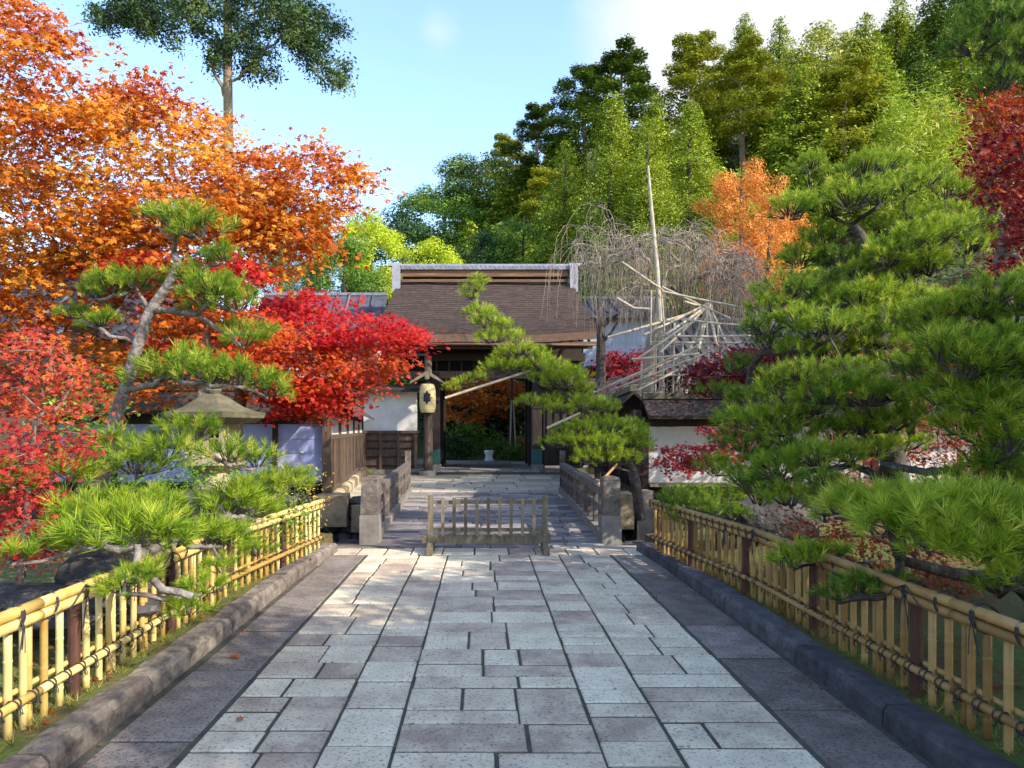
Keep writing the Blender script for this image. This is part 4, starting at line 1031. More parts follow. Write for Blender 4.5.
# tall cedar at the upper left
def cedar():
    Yc = 21; tr = [(P(232, 452, Yc), .22), (P(230, 300, Yc), .18), (P(228, 100, Yc), .135), (P(227, -60, Yc), .11), (P(227, -240, Yc), .04)]
    root = empty('cedar_tree', tr[0][0], 'tall cedar with a bare pale trunk rising above the orange maple', 'tree')
    cl = [(129, 10, 30), (109, 22, 20), (95, 14, 12), (150, 20, 26), (164, 30, 20), (180, 12, 28), (140, -5, 30), (205, 8, 26), (218, 46, 20), (212, 64, 12), (250, 66, 14), (265, 74, 10), (290, 30, 28), (304, 40, 28), (318, 55, 22), (328, 68, 16), (336, 82, 10), (250, 14, 30), (275, 8, 30), (322, 22, 22), (300, 10, 26), (240, 36, 20), (262, 50, 14), (200, 30, 14)]
    for i in range(40): a = random.uniform(-250, -15); k = (a+300)/300; cl.append((228+random.uniform(-1, 1)*130*k, a, 26))
    C = []; tone = []
    for px, py, r in cl:
        for _ in range(int(r*r*.022)+3):
            C.append(P(px+random.gauss(0, r*.55), py+random.gauss(0, r*.3), Yc+random.gauss(0, .9)))
    C = np.array([tuple(c) for c in C]); m = len(C); k = 95; q = rng.normal(0, .14, (m, k, 3)); q[..., 2] *= 1.0; q[..., 2] -= .9*np.abs(q[..., 0])*0; Pt = (C[:, None]+q).reshape(-1, 3); n = len(Pt)
    link('crown', leafmesh('crown', Pt-np.array(tuple(tr[0][0])), rng.normal(0, .6, (n, 3))+np.array([.1, -.4, .5]), .125*rng.uniform(.6, 1.3, n), np.clip(np.repeat(rng.normal(.45, .2, m), k)+rng.normal(0, .15, n), 0, 1), M['cedar'], 'diamond', .4), root)
    skel_mesh('trunk', tr, [P(a, b+2, Yc) for a, b, r in cl], M['cedarbark'], root, n=5, seg=5, jit=.05, rmin=.016, p=.45)
cedar()
# ================================================================ maples
leafy('orange_maple', 'huge orange maple filling the upper left of the picture', 'maple tree',
      [(40, 470, 10.5, .22), (50, 380, 10.5, .19), (110, 300, 10.3, .15), (160, 235, 10.2, .11), (230, 190, 10.2, .07)],
      [([(-60, -40), (20, -10), (60, 20), (95, 70), (115, 120), (60, 170), (-60, 200)], (8.2, 11.5), 110, .3),
       ([(-60, 140), (60, 105), (120, 90), (175, 100), (215, 110), (245, 150), (240, 230), (120, 270), (-60, 300)], (8.5, 12), 330, .6),
       ([(90, 80), (150, 70), (185, 95), (170, 125), (110, 130)], (9, 11), 16, .15),
       ([(220, 150), (290, 145), (335, 148), (368, 178), (345, 215), (290, 240), (220, 250)], (9.5, 11.5), 105, .38),
       ([(100, 200), (250, 190), (330, 215), (320, 262), (200, 300), (110, 300)], (9.5, 12), 150, .55),
       ([(-60, 260), (80, 250), (250, 290), (260, 380), (120, 400), (-60, 420)], (9, 12), 190, .3)],
      .1, M['orange'], nleaf=46, spray=.38, limbs=120, tamp=.22)
leafy('scarlet_maple', 'scarlet and crimson maple bough reaching toward the gate roof', 'maple tree',
      [(232, 470, 11.5, .13), (240, 400, 11.5, .11), (262, 350, 11.5, .08), (310, 335, 11.5, .05)],
      [([(258, 300), (285, 290), (330, 295), (372, 312), (410, 325), (432, 338), (395, 352), (330, 348), (270, 335)], (10.8, 12.3), 80, .2),
       ([(250, 330), (320, 345), (395, 350), (408, 368), (360, 385), (290, 400), (240, 380)], (10.8, 12.3), 95, .72),
       ([(270, 385), (340, 380), (352, 400), (335, 410), (290, 415), (262, 402)], (11, 12), 55, .45)],
      .085, M['crimson'], nleaf=55, spray=.36, limbs=70, tamp=.16)
leafy('pink_red_maple', 'small pink red maple patch behind the left pine trunk', 'maple tree',
      [(200, 430, 9.5, .07), (205, 350, 9.5, .06), (215, 290, 9.5, .04)],
      [([(205, 262), (255, 258), (262, 280), (230, 292), (208, 284)], (9.2, 10), 24, .1), ([(95, 262), (160, 254), (170, 276), (110, 285)], (9, 9.8), 22, .25),
       ([(150, 310), (230, 300), (300, 330), (240, 372), (150, 360)], (9.2, 10.4), 55, .7)],
      .08, M['crimson'], nleaf=50, spray=.34, limbs=40)
leafy('red_shrub', 'bright red leafed shrub at the left edge behind the fence', 'shrub',
      [(20, 590, 4.7, .03), (25, 540, 4.7, .025), (30, 480, 4.7, .02), (35, 420, 4.7, .012)],
      [([(-30, 340), (20, 325), (60, 350), (95, 380), (112, 400), (90, 420), (-30, 430)], (4.5, 5.5), 62, .5),
       ([(-30, 430), (60, 425), (100, 440), (98, 470), (60, 500), (85, 510), (70, 545), (20, 560), (-30, 550)], (4.2, 5.2), 84, .2)],
      .04, M['shrubred'], nleaf=30, spray=.16, flat=.5, limbs=80, rmin=.003)
leafy('crimson_maple', 'crimson maple at the upper right edge behind the pines', 'maple tree',
      [(1015, 470, 9.5, .12), (1010, 350, 9.5, .1), (1000, 250, 9.5, .06)],
      [([(958, 150), (1000, 130), (1080, 140), (1080, 300), (1010, 290), (975, 250)], (9, 10.5), 95, .4)],
      .085, M['darkred'], nleaf=44, spray=.36, limbs=70, tamp=.3)
leafy('russet_maple', 'russet orange tree behind the crimson maple at the right edge', 'maple tree',
      [(1010, 380, 15, .14), (1000, 250, 15, .1)], [([(965, 105), (1000, 90), (1090, 80), (1090, 250), (1000, 230), (960, 150)], (14, 17), 120, .3)],
      .14, M['rust'], nleaf=44, spray=.7, limbs=40)
leafy('purple_maple', 'dark purple red maple in front of the pole trellis', 'maple tree',
      [(800, 500, 12, .09), (790, 430, 12, .07), (760, 390, 12, .05)],
      [([(690, 372), (730, 352), (780, 340), (830, 345), (835, 372), (760, 380), (700, 392)], (11.2, 12.6), 95, .25)],
      .08, M['darkred'], nleaf=46, spray=.34, limbs=50)
leafy('crimson_sprig', 'low crimson branch against the white wall on the right', 'maple tree',
      [(800, 520, 9, .05), (770, 480, 9, .04), (735, 462, 9, .025)],
      [([(655, 455), (680, 440), (700, 448), (735, 440), (740, 458), (700, 470), (668, 470)], (8.8, 9.6), 36, .6), ([(700, 432), (735, 425), (740, 440), (705, 445)], (8.8, 9.4), 9, .5)],
      .06, M['darkred'], nleaf=36, spray=.2, limbs=26, rmin=.004)
leafy('rust_shrub', 'rust coloured shrubs under the big pine on the right', 'shrub',
      [(880, 540, 10.0, .05), (880, 500, 10.0, .04), (880, 470, 10.0, .02)],
      [([(830, 425), (900, 415), (980, 420), (1040, 440), (1040, 480), (820, 485)], (9.6, 11.5), 130, .45)],
      .06, M['rust'], nleaf=32, spray=.3, limbs=90, rmin=.005)
leafy('rust_shrub', 'low rust coloured azalea behind the near right fence', 'shrub',
      [(930, 640, 5.8, .03), (930, 600, 5.8, .02), (930, 570, 5.8, .012)],
      [([(790, 505), (860, 520), (960, 560), (1040, 570), (1040, 620), (900, 600), (800, 560)], (5.4, 6.8), 120, .3)],
      .04, M['rust'], nleaf=30, spray=.2, limbs=90, rmin=.003)
leafy('rust_shrub', 'rust orange foliage seen through the gap in the middle of the right pines', 'shrub',
      [(900, 470, 9.5, .05), (890, 430, 9.5, .04), (890, 380, 9.5, .02)],
      [([(850, 310), (900, 285), (950, 290), (1000, 330), (960, 400), (860, 400)], (9.4, 10.6), 110, .6)],
      .07, M['rust'], nleaf=34, spray=.3, limbs=50, rmin=.005)
leafy('yellow_shrub', 'thin yellow leafed shrub at the far end of the left fence', 'shrub',
      [(292, 545, 8.2, .015), (292, 520, 8.2, .012), (295, 490, 8.2, .008)],
      [([(272, 470), (300, 455), (325, 462), (318, 490), (305, 530), (285, 535), (270, 500)], (7.9, 8.5), 40, .3)],
      .04, M['yellow'], nleaf=14, spray=.2, flat=.8, limbs=36, rmin=.003, kind='diamond')
leafy('green_shrub', 'green leafed shrub between the left pine trunk and the red shrub', 'shrub',
      [(80, 520, 6.2, .02), (80, 460, 6.2, .015), (82, 420, 6.2, .01)],
      [([(62, 400), (100, 380), (112, 400), (108, 460), (70, 470), (60, 430)], (6, 6.8), 60, .75)],
      .055, M['green'], nleaf=24, spray=.22, flat=.8, limbs=36, rmin=.003, kind='diamond')
leafy('green_shrub', 'loose deep green shrubs under the left pines beside the lantern', 'shrub',
      [(150, 560, 7.4, .03), (150, 520, 7.4, .02), (150, 480, 7.4, .01)],
      [([(90, 470), (200, 450), (300, 490), (300, 530), (200, 560), (80, 560)], (7, 8), 150, .45)],
      .05, M['green'], nleaf=34, spray=.25, flat=.8, limbs=36, rmin=.003, kind='diamond')
# dark evergreen screen low on the right behind the pines
leafy('evergreen_shrub', 'deep green evergreen mass behind the right pines', 'shrub',
      [(960, 520, 12.2, .06), (960, 450, 12.2, .05), (960, 380, 12.2, .03)],
      [([(760, 300), (830, 240), (960, 230), (1080, 260), (1080, 400), (900, 415), (770, 400)], (12.2, 14), 190, .35)],
      .08, M['deepgreen'], nleaf=80, spray=.5, flat=.7, limbs=40, kind='diamond')
leafy('evergreen_shrub', 'feathery upright young pine above the big right pine', 'tree',
      [(905, 400, 14, .08), (905, 250, 14, .05), (905, 150, 14, .03)],
      [([(885, 110), (905, 100), (950, 105), (960, 150), (940, 200), (870, 200), (880, 150)], (13.5, 14.6), 110, .6)],
      .17, M['needle'], nleaf=90, spray=.34, flat=1.2, limbs=40, kind='diamond', asp=.1)
# inner court planting
for px, py, r, Y, key, lab in ((470, 440, 26, 35, 'green', 'loose grey green shrub filling the left of the court'), (455, 448, 16, 34.5, 'deepgreen', 'dark green shrub at the left foot of the court'),
                               (517, 452, 13, 33.6, 'green', 'round clipped green bush right of the porcelain stand'), (500, 447, 12, 34.4, 'green', 'small clipped bush behind the porcelain stand'),
                               (528, 450, 12, 34.8, 'rust', 'small rusty bush at the right of the court')):
    poly = [(px+r*math.cos(a), py+r*.7*math.sin(a)) for a in (0, .8, 1.6, 2.4, 3.14, 4, 4.7, 5.5)]
    leafy('court_shrub', lab, 'shrub', [(px, py+r*.7, Y, .05), (px, py, Y, .03)], [(poly, (Y-.5, Y+.5), int(r*3), .4)], .16, M[key], nleaf=26, spray=.4, flat=.8, limbs=16, kind='diamond', group='shrubs in the inner court')
leafy('court_maple', 'orange brown maple arching over the court beyond the gate', 'maple tree', [(455, 455, 36, .1), (460, 420, 36, .08), (480, 400, 36, .05)],
      [([(440, 375), (480, 370), (530, 385), (535, 405), (500, 418), (440, 425)], (35, 37), 80, .35)], .2, M['orange'], nleaf=30, spray=.6, limbs=30)
leafy('court_evergreen', 'dark evergreen closing off the back of the court', 'tree', [(500, 450, 40, .2), (500, 400, 40, .15), (500, 370, 40, .1)],
      [([(425, 340), (560, 340), (560, 460), (425, 460)], (39, 42), 260, .25)], .35, M['deepgreen'], nleaf=44, spray=1.0, flat=.8, limbs=30, kind='diamond')
r_ = empty('propped_tree', P(512, 455, 34), 'thin propped trunk with tan supports in the court', 'tree support')
MB().tube([P(510, 455, 34), P(511, 420, 34), P(512, 372, 34)], [.1, .09, .06], 7).build('trunk', M['pinebark'], r_)
for dx in (-2, 4): MB().tube([P(512+dx, 455, 33.8), P(512+dx*.3, 400, 33.9)], .04, 6).build('support', M['palepole'], r_)

# ================================================================ pines
K = 'needle'; B = 'needlebright'; D = 'needledark'
pine('leaning_pine', 'slender trained pine leaning over the bridge in front of the gate', 
     [(640, 520, 11.6, .09), (632, 470, 11.6, .08), (604, 432, 11.7, .065), (572, 402, 11.8, .05), (543, 372, 11.9, .04), (520, 348, 12, .032), (497, 326, 12, .024), (474, 306, 12, .015), (476, 292, 12, .01)],
     [(473, 291, 12, 12), (479, 282, 9, 12), (471, 298, 7, 12), (480, 315, 16, 12), (487, 324, 17, 11.9), (504, 328, 12, 12), (492, 340, 19, 11.9), (518, 340, 10, 12.1), (517, 353, 21, 11.9), (507, 356, 12, 12.1),
      (501, 371, 20, 11.9), (520, 369, 12, 12), (477, 379, 9, 11.9), (463, 384, 9, 11.9), (452, 390, 8, 11.9), (540, 361, 12, 12.1), (546, 369, 18, 11.9), (562, 374, 18, 11.8), (569, 383, 20, 11.7), (543, 379, 14, 12), (581, 390, 12, 11.8), (556, 388, 12, 12),
      (531, 404, 15, 11.7), (552, 402, 13, 11.9), (559, 411, 16, 11.6), (589, 407, 20, 11.6), (604, 411, 15, 11.8), (575, 399, 12, 12),
      (580, 432, 22, 11.4), (607, 428, 24, 11.5), (630, 431, 17, 11.7), (570, 444, 22, 11.3), (600, 447, 26, 11.2), (628, 444, 20, 11.5), (592, 460, 20, 11.2), (614, 462, 20, 11.3), (640, 450, 12, 11.6)],
     key='needlelight')
def pole(label, a, b, r=.022, m='palepole'):
    o = MB().tube([a, (Vector(a)+Vector(b))/2, b], [r, r*1.05, r*.9], 8).build('support_pole', M[m], loc=tuple(a)); tag(o, label, 'pole')
pole('long pale bamboo pole tied under the upper left pads of the leaning pine', P(445, 398, 11.7), P(535, 369, 12.0))
pole('short pale bamboo pole among the middle pads of the leaning pine', P(547, 428, 11.3), P(580, 413, 11.6))
pole('angled brown bamboo pole above the right bridge post', P(597, 486, 10.8), P(617, 464, 11.2), m='bambooshade')

pine('garden_pine', 'left garden pine with a pale lichened trunk in front of the orange maple',
     [(95, 520, 6.0, .07), (100, 485, 5.9, .065), (112, 430, 5.8, .058), (124, 392, 5.8, .052), (138, 345, 5.7, .047), (150, 312, 5.7, .043), (166, 288, 5.7, .038), (177, 266, 5.7, .034), (174, 254, 5.7, .03)],
     [(158, 220, 20, 5.7), (176, 224, 20, 5.6), (200, 232, 26, 5.6), (224, 258, 15, 5.8), (208, 262, 12, 5.9), (112, 288, 26, 5.7), (137, 284, 22, 5.8), (98, 295, 16, 5.7), (102, 324, 18, 5.7), (74, 316, 14, 5.8),
      (190, 280, 20, 5.8), (214, 290, 28, 5.6), (237, 306, 22, 5.6), (205, 300, 20, 5.6), (196, 310, 14, 5.7), (244, 343, 18, 5.7), (232, 330, 14, 5.8), (260, 330, 12, 5.9),
      (212, 378, 30, 5.3), (180, 374, 26, 5.5), (240, 380, 24, 5.3), (268, 392, 22, 5.4), (152, 378, 22, 5.6), (195, 366, 20, 5.7),
      (191, 434, 30, 5.3), (166, 454, 34, 5.1), (228, 458, 22, 5.3), (256, 463, 20, 5.5), (136, 468, 34, 5.0), (120, 448, 22, 5.4)],
     key=B, bark='palebark')
pine('low_pine', 'low spreading pine with bright sprays hanging over the left fence',
     [(215, 555, 6.2, .06), (190, 545, 5.6, .055), (150, 552, 4.9, .045), (120, 560, 4.4, .03)],
     [(273, 490, 26, 6.2), (250, 500, 24, 6.0), (290, 484, 18, 6.5), (254, 513, 26, 5.7), (228, 508, 24, 5.5), (115, 508, 34, 4.6), (152, 512, 32, 4.7), (84, 520, 28, 4.5),
      (101, 538, 30, 4.1), (139, 538, 32, 4.1), (172, 542, 26, 4.3), (200, 540, 22, 4.7), (222, 540, 22, 4.9), (66, 548, 20, 4.1), (120, 520, 22, 4.3), (160, 528, 20, 4.4), (57, 483, 28, 4.8), (30, 488, 20, 4.8), (9, 480, 20, 4.6),
      (224, 570, 14, 4.7), (204, 590, 15, 4.2), (123, 590, 13, 3.9), (256, 552, 14, 5.4), (190, 610, 11, 4.1), (142, 578, 12, 3.9), (9, 560, 16, 3.9)],
     key='needle_long', bark='palebark')
o = MB().tube([P(146, 560, 4.15), P(150, 576, 4.05), P(163, 590, 4.0), P(178, 592, 4.0), P(193, 596, 4.0)], [.018, .024, .026, .022, .018], 9, wob=.08).build('bare_branch', M['palebark'], loc=tuple(P(146, 560, 4.15)), smooth=True)
tag(o, 'short bent grey pine branch poking through the left fence', 'branch')

pine('upper_pine', 'big dark trunked pine rising over the middle of the right garden',
     [(905, 540, 8.2, .16), (895, 470, 8.1, .14), (880, 390, 7.9, .12), (872, 310, 7.8, .1), (866, 252, 7.7, .085), (852, 226, 7.7, .06)],
     [(809, 168, 20, 7.8), (840, 178, 20, 7.9), (862, 172, 26, 7.7), (884, 166, 20, 7.9), (790, 212, 26, 7.5), (812, 204, 20, 7.7), (851, 203, 30, 7.4), (880, 198, 24, 7.5), (925, 182, 24, 7.6), (905, 190, 20, 7.7), (945, 196, 18, 7.9), (832, 210, 20, 7.7),
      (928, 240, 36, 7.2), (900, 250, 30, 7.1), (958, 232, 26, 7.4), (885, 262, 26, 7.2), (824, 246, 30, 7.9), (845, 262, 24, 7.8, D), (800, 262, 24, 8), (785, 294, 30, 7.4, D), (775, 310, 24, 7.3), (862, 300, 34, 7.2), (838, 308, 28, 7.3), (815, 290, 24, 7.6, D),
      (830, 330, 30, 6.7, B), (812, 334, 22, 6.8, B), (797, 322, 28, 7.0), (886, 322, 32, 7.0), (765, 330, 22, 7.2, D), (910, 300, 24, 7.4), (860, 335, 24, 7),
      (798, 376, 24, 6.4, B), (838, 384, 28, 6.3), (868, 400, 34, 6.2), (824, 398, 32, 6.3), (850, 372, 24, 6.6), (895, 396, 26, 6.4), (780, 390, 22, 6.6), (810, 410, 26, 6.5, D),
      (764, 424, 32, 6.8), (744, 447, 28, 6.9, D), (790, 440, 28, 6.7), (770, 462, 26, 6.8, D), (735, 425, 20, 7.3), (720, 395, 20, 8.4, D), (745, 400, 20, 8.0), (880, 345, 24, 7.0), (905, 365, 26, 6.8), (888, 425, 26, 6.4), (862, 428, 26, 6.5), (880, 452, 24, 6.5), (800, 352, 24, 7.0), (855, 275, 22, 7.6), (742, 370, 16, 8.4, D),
      (915, 330, 26, 7.2), (915, 412, 26, 6.5), (835, 435, 26, 6.7, D), (905, 445, 22, 6.9),
      (770, 345, 20, 7.5, D), (835, 355, 26, 7.2), (905, 275, 26, 7.5), (930, 268, 26, 7.4), (755, 400, 22, 7.2, D), (780, 420, 24, 6.9), (870, 232, 20, 7.9, D),
      (905, 222, 22, 7.8), (812, 185, 16, 8), (945, 215, 20, 7.8), (965, 250, 24, 7.6), (715, 470, 18, 7.6, D), (760, 500, 20, 7.2)],
     key=K, zs=1.1)
pine('near_pine', 'near right pine with a thick dark trunk at the right edge of the picture',
     [(1030, 620, 6.0, .15), (1015, 520, 5.9, .14), (1004, 450, 5.8, .13), (1020, 380, 5.9, .11), (1045, 300, 6, .09)],
     [(940, 314, 28, 5.7), (987, 300, 34, 5.6), (1017, 306, 30, 5.6), (960, 304, 26, 5.8), (1050, 290, 34, 5.8), (952, 344, 32, 5.4), (1005, 346, 32, 5.4), (975, 350, 28, 5.3), (1040, 340, 32, 5.5),
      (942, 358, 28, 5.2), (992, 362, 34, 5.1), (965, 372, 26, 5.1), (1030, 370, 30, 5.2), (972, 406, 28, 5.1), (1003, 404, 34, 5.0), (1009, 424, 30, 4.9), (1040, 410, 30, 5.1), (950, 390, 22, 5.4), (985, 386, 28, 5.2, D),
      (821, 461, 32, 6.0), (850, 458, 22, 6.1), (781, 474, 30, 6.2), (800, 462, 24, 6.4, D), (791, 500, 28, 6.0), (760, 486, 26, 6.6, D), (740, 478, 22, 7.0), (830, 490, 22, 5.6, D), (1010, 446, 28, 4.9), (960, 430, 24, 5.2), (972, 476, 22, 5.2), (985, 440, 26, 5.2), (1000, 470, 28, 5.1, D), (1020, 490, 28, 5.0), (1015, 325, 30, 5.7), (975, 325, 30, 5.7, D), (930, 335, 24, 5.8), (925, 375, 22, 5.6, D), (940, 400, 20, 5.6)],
     key=K, zs=1.05)
pine('spreading_pine', 'bright yellow green pine branch spreading over the near right fence',
     [(1060, 640, 4.9, .07), (1020, 585, 4.7, .055), (960, 575, 4.5, .04), (900, 560, 4.4, .03)],
     [(888, 506, 36, 4.3), (925, 500, 38, 4.3), (960, 504, 38, 4.2), (858, 512, 30, 4.4), (915, 526, 34, 3.9), (945, 528, 32, 3.8), (976, 520, 36, 3.9), (882, 530, 26, 4.1), (1003, 532, 34, 3.8), (982, 552, 34, 3.7), (1020, 545, 34, 3.7), (835, 512, 20, 4.6),
      (1035, 520, 34, 3.9), (1000, 510, 30, 4.2), (1022, 580, 26, 3.6), (794, 563, 22, 4.9, K), (812, 558, 18, 5.0, K), (834, 557, 18, 4.9, K), (862, 590, 22, 4.3, D), (892, 590, 20, 4.2, D), (840, 596, 18, 4.4, D), (1000, 590, 22, 3.8, D), (900, 515, 30, 4.1), (940, 512, 30, 4.0), (960, 545, 28, 3.7), (930, 548, 24, 3.8)],
     key='needlelight_long')  # sunlit needle colour stands in for sun on this branch
pine('fence_pine', 'small dark green pine clump over the far end of the right fence',
     [(720, 560, 8.6, .04), (715, 530, 8.4, .035), (700, 512, 8.2, .025)],
     [(676, 506, 18, 8.1), (694, 510, 22, 8.0), (712, 508, 20, 8.2), (690, 496, 20, 8.3), (706, 522, 16, 7.8), (684, 520, 14, 7.9), (724, 500, 16, 8.5), (735, 515, 12, 8.3)], key=D)
pine('corner_pine', 'dark overhanging pine bough in the top right corner',
     [(1200, 480, 8.4, .2), (1180, 250, 8.4, .17), (1130, 80, 8.3, .12), (1080, 40, 8.2, .07)],
     [(1000, 30, 34, 8), (975, 48, 26, 8), (1010, 62, 34, 8), (1030, 20, 38, 8.1), (985, 20, 26, 8.1), (1040, 70, 34, 8.2), (1000, 85, 22, 8), (1060, 40, 40, 8), (1090, 80, 44, 8), (1060, -20, 44, 8), (1110, 10, 44, 8.2), (1020, -15, 34, 8.2), (1150, 50, 44, 8.2), (1150, 110, 44, 8.3), (1200, 60, 44, 8.4), (1240, 110, 44, 8.4)],
     key=D, zs=1.3)

# ================================================================ bare weeping cherry with its pole trellis
def weeping():
    Yc = 20; root = empty('weeping_cherry', P(645, 470, Yc), 'bare weeping cherry with grey drooping twigs right of the gate', 'tree')
    heads = []
    for _ in range(150):
        px, py = random.choice([(random.gauss(620, 22), random.gauss(250, 12)), (random.gauss(690, 28), random.gauss(245, 14)), (random.gauss(655, 30), random.gauss(280, 18)), (random.gauss(730, 14), random.gauss(268, 12))])
        heads.append(P(px, py, random.uniform(18.4, 21.5)))
    mb = MB()
    for h in heads:
        for _ in range(8):
            a = random.uniform(0, 6.28); sp = random.uniform(.15, 1.1); ln = random.uniform(.5, 2.3); bw = random.uniform(.1, .45); d = Vector((math.cos(a), math.sin(a), 0)); pts = []
            for k in range(6):
                t = k/5; pts.append(h+d*(sp*math.sin(t*1.6))+Vector((random.gauss(0, .05), 0, bw*math.sin(t*2.4)-ln*t*t)))
            mb.tube(pts, [.0075, .007, .006, .0055, .005, .004], 3, caps=False)
    for _ in range(260):   # low drooping fringe under the trellis
        h = P(random.uniform(592, 700), random.uniform(375, 402), random.uniform(17, 19)); ln = random.uniform(.4, 1.1); dx = random.uniform(-.4, .4)
        mb.tube([h, h+Vector((dx*.5, 0, -.1)), h+Vector((dx, 0, -ln*.6)), h+Vector((dx*1.1, 0, -ln))], [.008, .007, .006, .004], 3, caps=False)
    o = mb.build('hanging_twigs', M['twig'], root); o['kind'] = 'stuff'
    skel_mesh('trunk', [(P(645, 470, Yc), .2), (P(648, 380, Yc), .17), (P(655, 320, Yc), .13), (P(664, 280, Yc), .1)], heads, M['twig'], root, n=5, seg=5, jit=.08, rmin=.012, p=.42, up=.15)
weeping()
r_ = empty('dark_trunk_tree', P(601, 455, 23), 'dark trunk with a few green sprays beside the right gate eave', 'tree')
MB().tube([P(601, 470, 23), P(600, 400, 23), P(601, 340, 23), P(599, 300, 23)], [.2, .18, .15, .1], 9, wob=.08).build('trunk', M['pinebark'], r_)
for a, b, c_ in (((600, 330), (612, 318), (622, 312)), ((600, 345), (610, 334), (618, 322)), ((600, 320), (592, 316), (586, 320))): MB().tube([P(*a, 23), P(*b, 22.8), P(*c_, 22.6)], [.06, .05, .03], 6).build('limb', M['pinebark'], r_)
r_ = empty('pole_trellis', P(665, 440, 18), 'wide trellis of pale poles lashed together under the weeping cherry', 'trellis')
def tpole(a, b, Ya=18, Yb=18, r=.034):
    a = (a[0]+random.uniform(-3, 3), a[1]+random.uniform(-2.5, 2.5)); b = (b[0]+random.uniform(-4, 4), b[1]+random.uniform(-4, 4)); MB().tube([P(*a, Ya), P((a[0]+b[0])/2, (a[1]+b[1])/2+.6, (Ya+Yb)/2), P(*b, Yb)], [r, r, r*.85], 7).build('pole', M['palepole'], r_)
ap = (709, 305)
for q in ((641, 336), (607, 334), (660, 352), (676, 380), (690, 390), (720, 352), (733, 350), (700, 350), (715, 345), (668, 332)): tpole(ap, q, 18.6, random.uniform(16.8, 17.8))
for a, b in (((686, 322), (635, 359)), ((716, 343), (591, 390)), ((712, 349), (612, 394)), ((700, 345), (600, 385)), ((700, 356), (640, 392)), ((664, 290), (740, 309)), ((664, 289), (735, 318)), ((682, 300), (706, 308)),
             ((664, 334), (748, 334)), ((648, 344), (752, 344)), ((634, 357), (700, 357)), ((685, 322), (742, 322)), ((676, 373), (732, 373)), ((684, 382), (730, 382)), ((616, 393), (662, 393)), ((640, 378), (690, 378)), ((700, 365), (726, 362)), ((626, 385), (660, 384))): tpole(a, b, random.uniform(17, 18), random.uniform(17, 18), .028)
for x, a, b in ((651, 290, 345), (655, 345, 395), (672, 322, 400), (685, 322, 404), (697, 345, 404), (708, 306, 404), (722, 340, 400), (730, 355, 400), (643, 360, 404), (664, 300, 350), (715, 320, 385)): tpole((x, a), (x+random.uniform(-2, 2), b), 17.6, 17.6, .024)
for x in (610, 640, 672, 705, 730): MB().tube([P(x, 388, 17.8), P(x, 455, 17.8)], .05, 7).build('stake', M['oldwood'], r_)
for a, b, c_ in (((622, 262), (645, 278), (663, 290)), ((617, 298), (634, 308), (651, 309))): MB().tube([P(*a, 18), P(*b, 18), P(*c_, 18)], .03, 6).build('prop', M['palepole'], r_)
o = MB().tube([P(663, 440, 18.3), P(661, 340, 18.3), P(657, 270, 18.3), P(652, 215, 18.3), P(648, 166, 18.3)], [.075, .07, .06, .045, .025], 9, wob=.1).build('support_pole', M['palepole'], loc=tuple(P(663, 440, 18.3))); tag(o, 'tall pale pole standing up through the weeping cherry', 'pole')
leafy('red_hedge', 'dull red hedge below the blue grey wall', 'shrub', [(620, 420, 27, .05), (620, 395, 27, .03)], [([(592, 372), (600, 352), (640, 352), (655, 372), (640, 400), (595, 400)], (26.5, 28), 90, .5)], .16, M['darkred'], nleaf=40, spray=.5, limbs=20, kind='diamond')

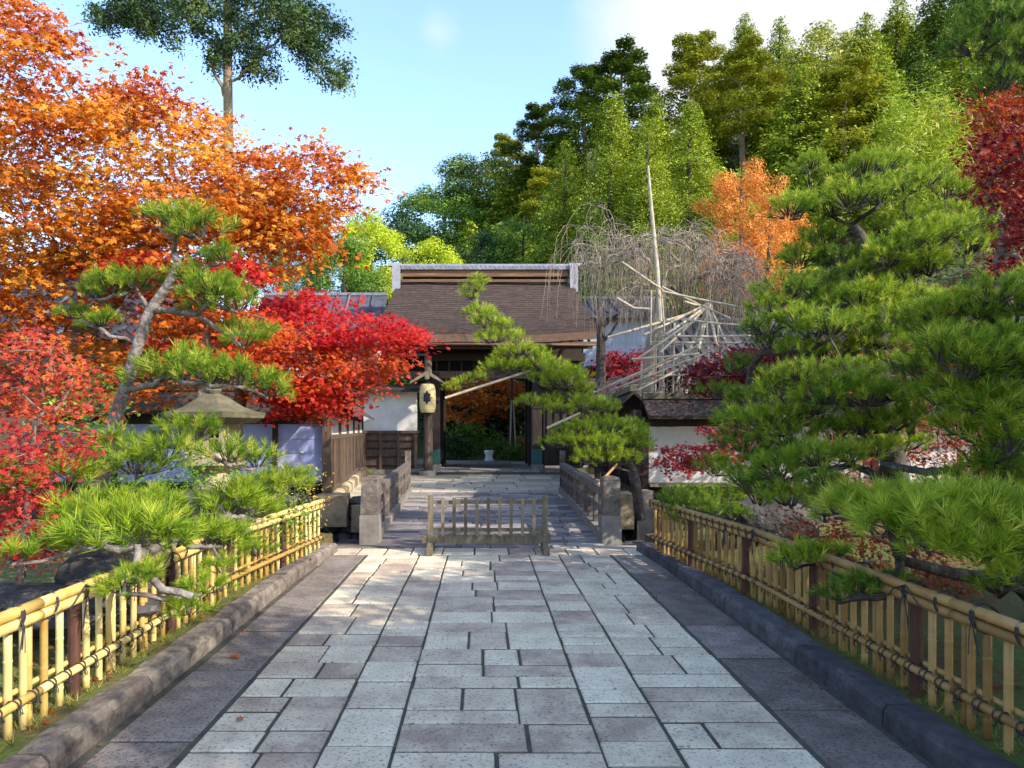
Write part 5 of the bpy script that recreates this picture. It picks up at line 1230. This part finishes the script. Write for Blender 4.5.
# ================================================================ rocks, grass, fallen leaves
def boulder(label, px, py, Y, sz, seed, matr='boulder'):
    c = P(px, py, Y); c.z = max(c.z, .1); o = MB().rock(c, sz, seed=seed, boxy=.45, nz=.35, sub=3).build('boulder', M[matr], loc=tuple(c), smooth=False); tag(o, label, 'boulder')
boulder('long dark lichened boulder behind the near end of the left fence', 40, 606, 4.7, (.75, .3, .15), 3)
boulder('dark boulder behind the middle of the left fence', 200, 520, 6.2, (.4, .35, .25), 9)
boulder('grey boulder in shade behind the right fence', 770, 520, 8.6, (.6, .3, .3), 12)
boulder('low rounded rock behind the red shrub', 105, 580, 4.9, (.35, .3, .2), 21)
def grass():
    m = 1500; Y = rng.uniform(1.5, 9.2, m); sd = rng.uniform(0, 1, m) < .6
    x = np.where(sd, -2.22-np.abs(rng.normal(0, .25, m)), 2.4+np.abs(rng.normal(0, .25, m))); z = np.full(m, .09)
    V, F_, c = needles(np.stack([x, Y, z], 1), np.stack([rng.normal(0, .2, m), rng.normal(0, .2, m), np.ones(m)], 1), 9, .085, .005, .8, np.full(m, .01))
    V2, F2, c2 = needles(np.stack([rng.uniform(-5, -2.4, 1400), rng.uniform(2, 9.5, 1400), np.full(1400, .12)], 1), np.tile([[0, 0, 1.]], (1400, 1)), 9, .12, .006, .7, np.full(1400, .01))
    o = link('grass', npmesh('grass', np.concatenate([V, V2]), np.concatenate([F_, F2+len(V)]), np.concatenate([c, c2]), M['grass'])); tag(o, kind='stuff'); o['label'] = 'short grass tufts at the feet of the bamboo fences'; o['category'] = 'grass'
grass()
def litter():
    n = 2600; n2 = 90; sd = rng.uniform(0, 1, n) < .5; y = rng.uniform(1.8, 9.6, n); x = np.where(sd, rng.uniform(-6, -2.2, n), rng.uniform(2.42, 7, n))
    d = np.clip((np.abs(x-.1)-2.3)/2, 0, 1); z = .125+d*.24
    s2 = rng.uniform(0, 1, n2) < .6; x[:n2] = np.where(s2, -1.95+np.abs(rng.normal(0, .05, n2)), 2.12-np.abs(rng.normal(0, .05, n2))); z[:n2] = .006
    o = link('leaf_litter', leafmesh('leaf_litter', np.stack([x, y, z], 1), rng.normal(0, .25, (n, 3))+np.array([0, 0, 1.]), .045*np.where(np.arange(n) < n2, .55, 1)*rng.uniform(.6, 1.2, n), rng.uniform(0, 1, n), M['rust'], 'maple')); tag(o, kind='stuff'); o['label'] = 'fallen leaves lying under the garden shrubs'; o['category'] = 'leaf litter'
litter()
for px, py, sz, lab in ((235, 657, .085, 'curled orange leaf on the dark slab near the left kerb'), (240, 720, .05, 'tiny brown leaf on a pale paving stone at lower left')):
    Y = F*1.6/(py-CY); c = P(px, py, Y); Pt = np.array([[0, 0, .012]]); me = leafmesh('fallen_leaf', Pt, np.array([[.1, -.2, 1.]]), sz, np.array([.5]), M['fallen'], 'maple'); tag(link('fallen_leaf', me, None, (c.x, Y, .002)), lab, 'leaf')

# unseen trees added right of the viewer to cast shade on the stones
for i, (x, y, H, lab) in enumerate(((7.2, -3.6, 7.0, 'garden'), (6.2, -1.2, 6.1, 'garden'), (6.5, 0.2, 6.2, 'garden'), (6.6, 1.8, 6.3, 'garden'), (7.0, 3.0, 5.7, 'garden'), (9.5, -6.5, 8.2, 'garden'), (8.3, -.5, 6.6, 'garden'))):
    htree('shade_tree', 'unseen leafy evergreen added right of the path to cast shade', 'tree', x, y, .1, H, 'broad', 'deepgreen', group='unseen evergreens added for shade', var=7, sx=1.3)
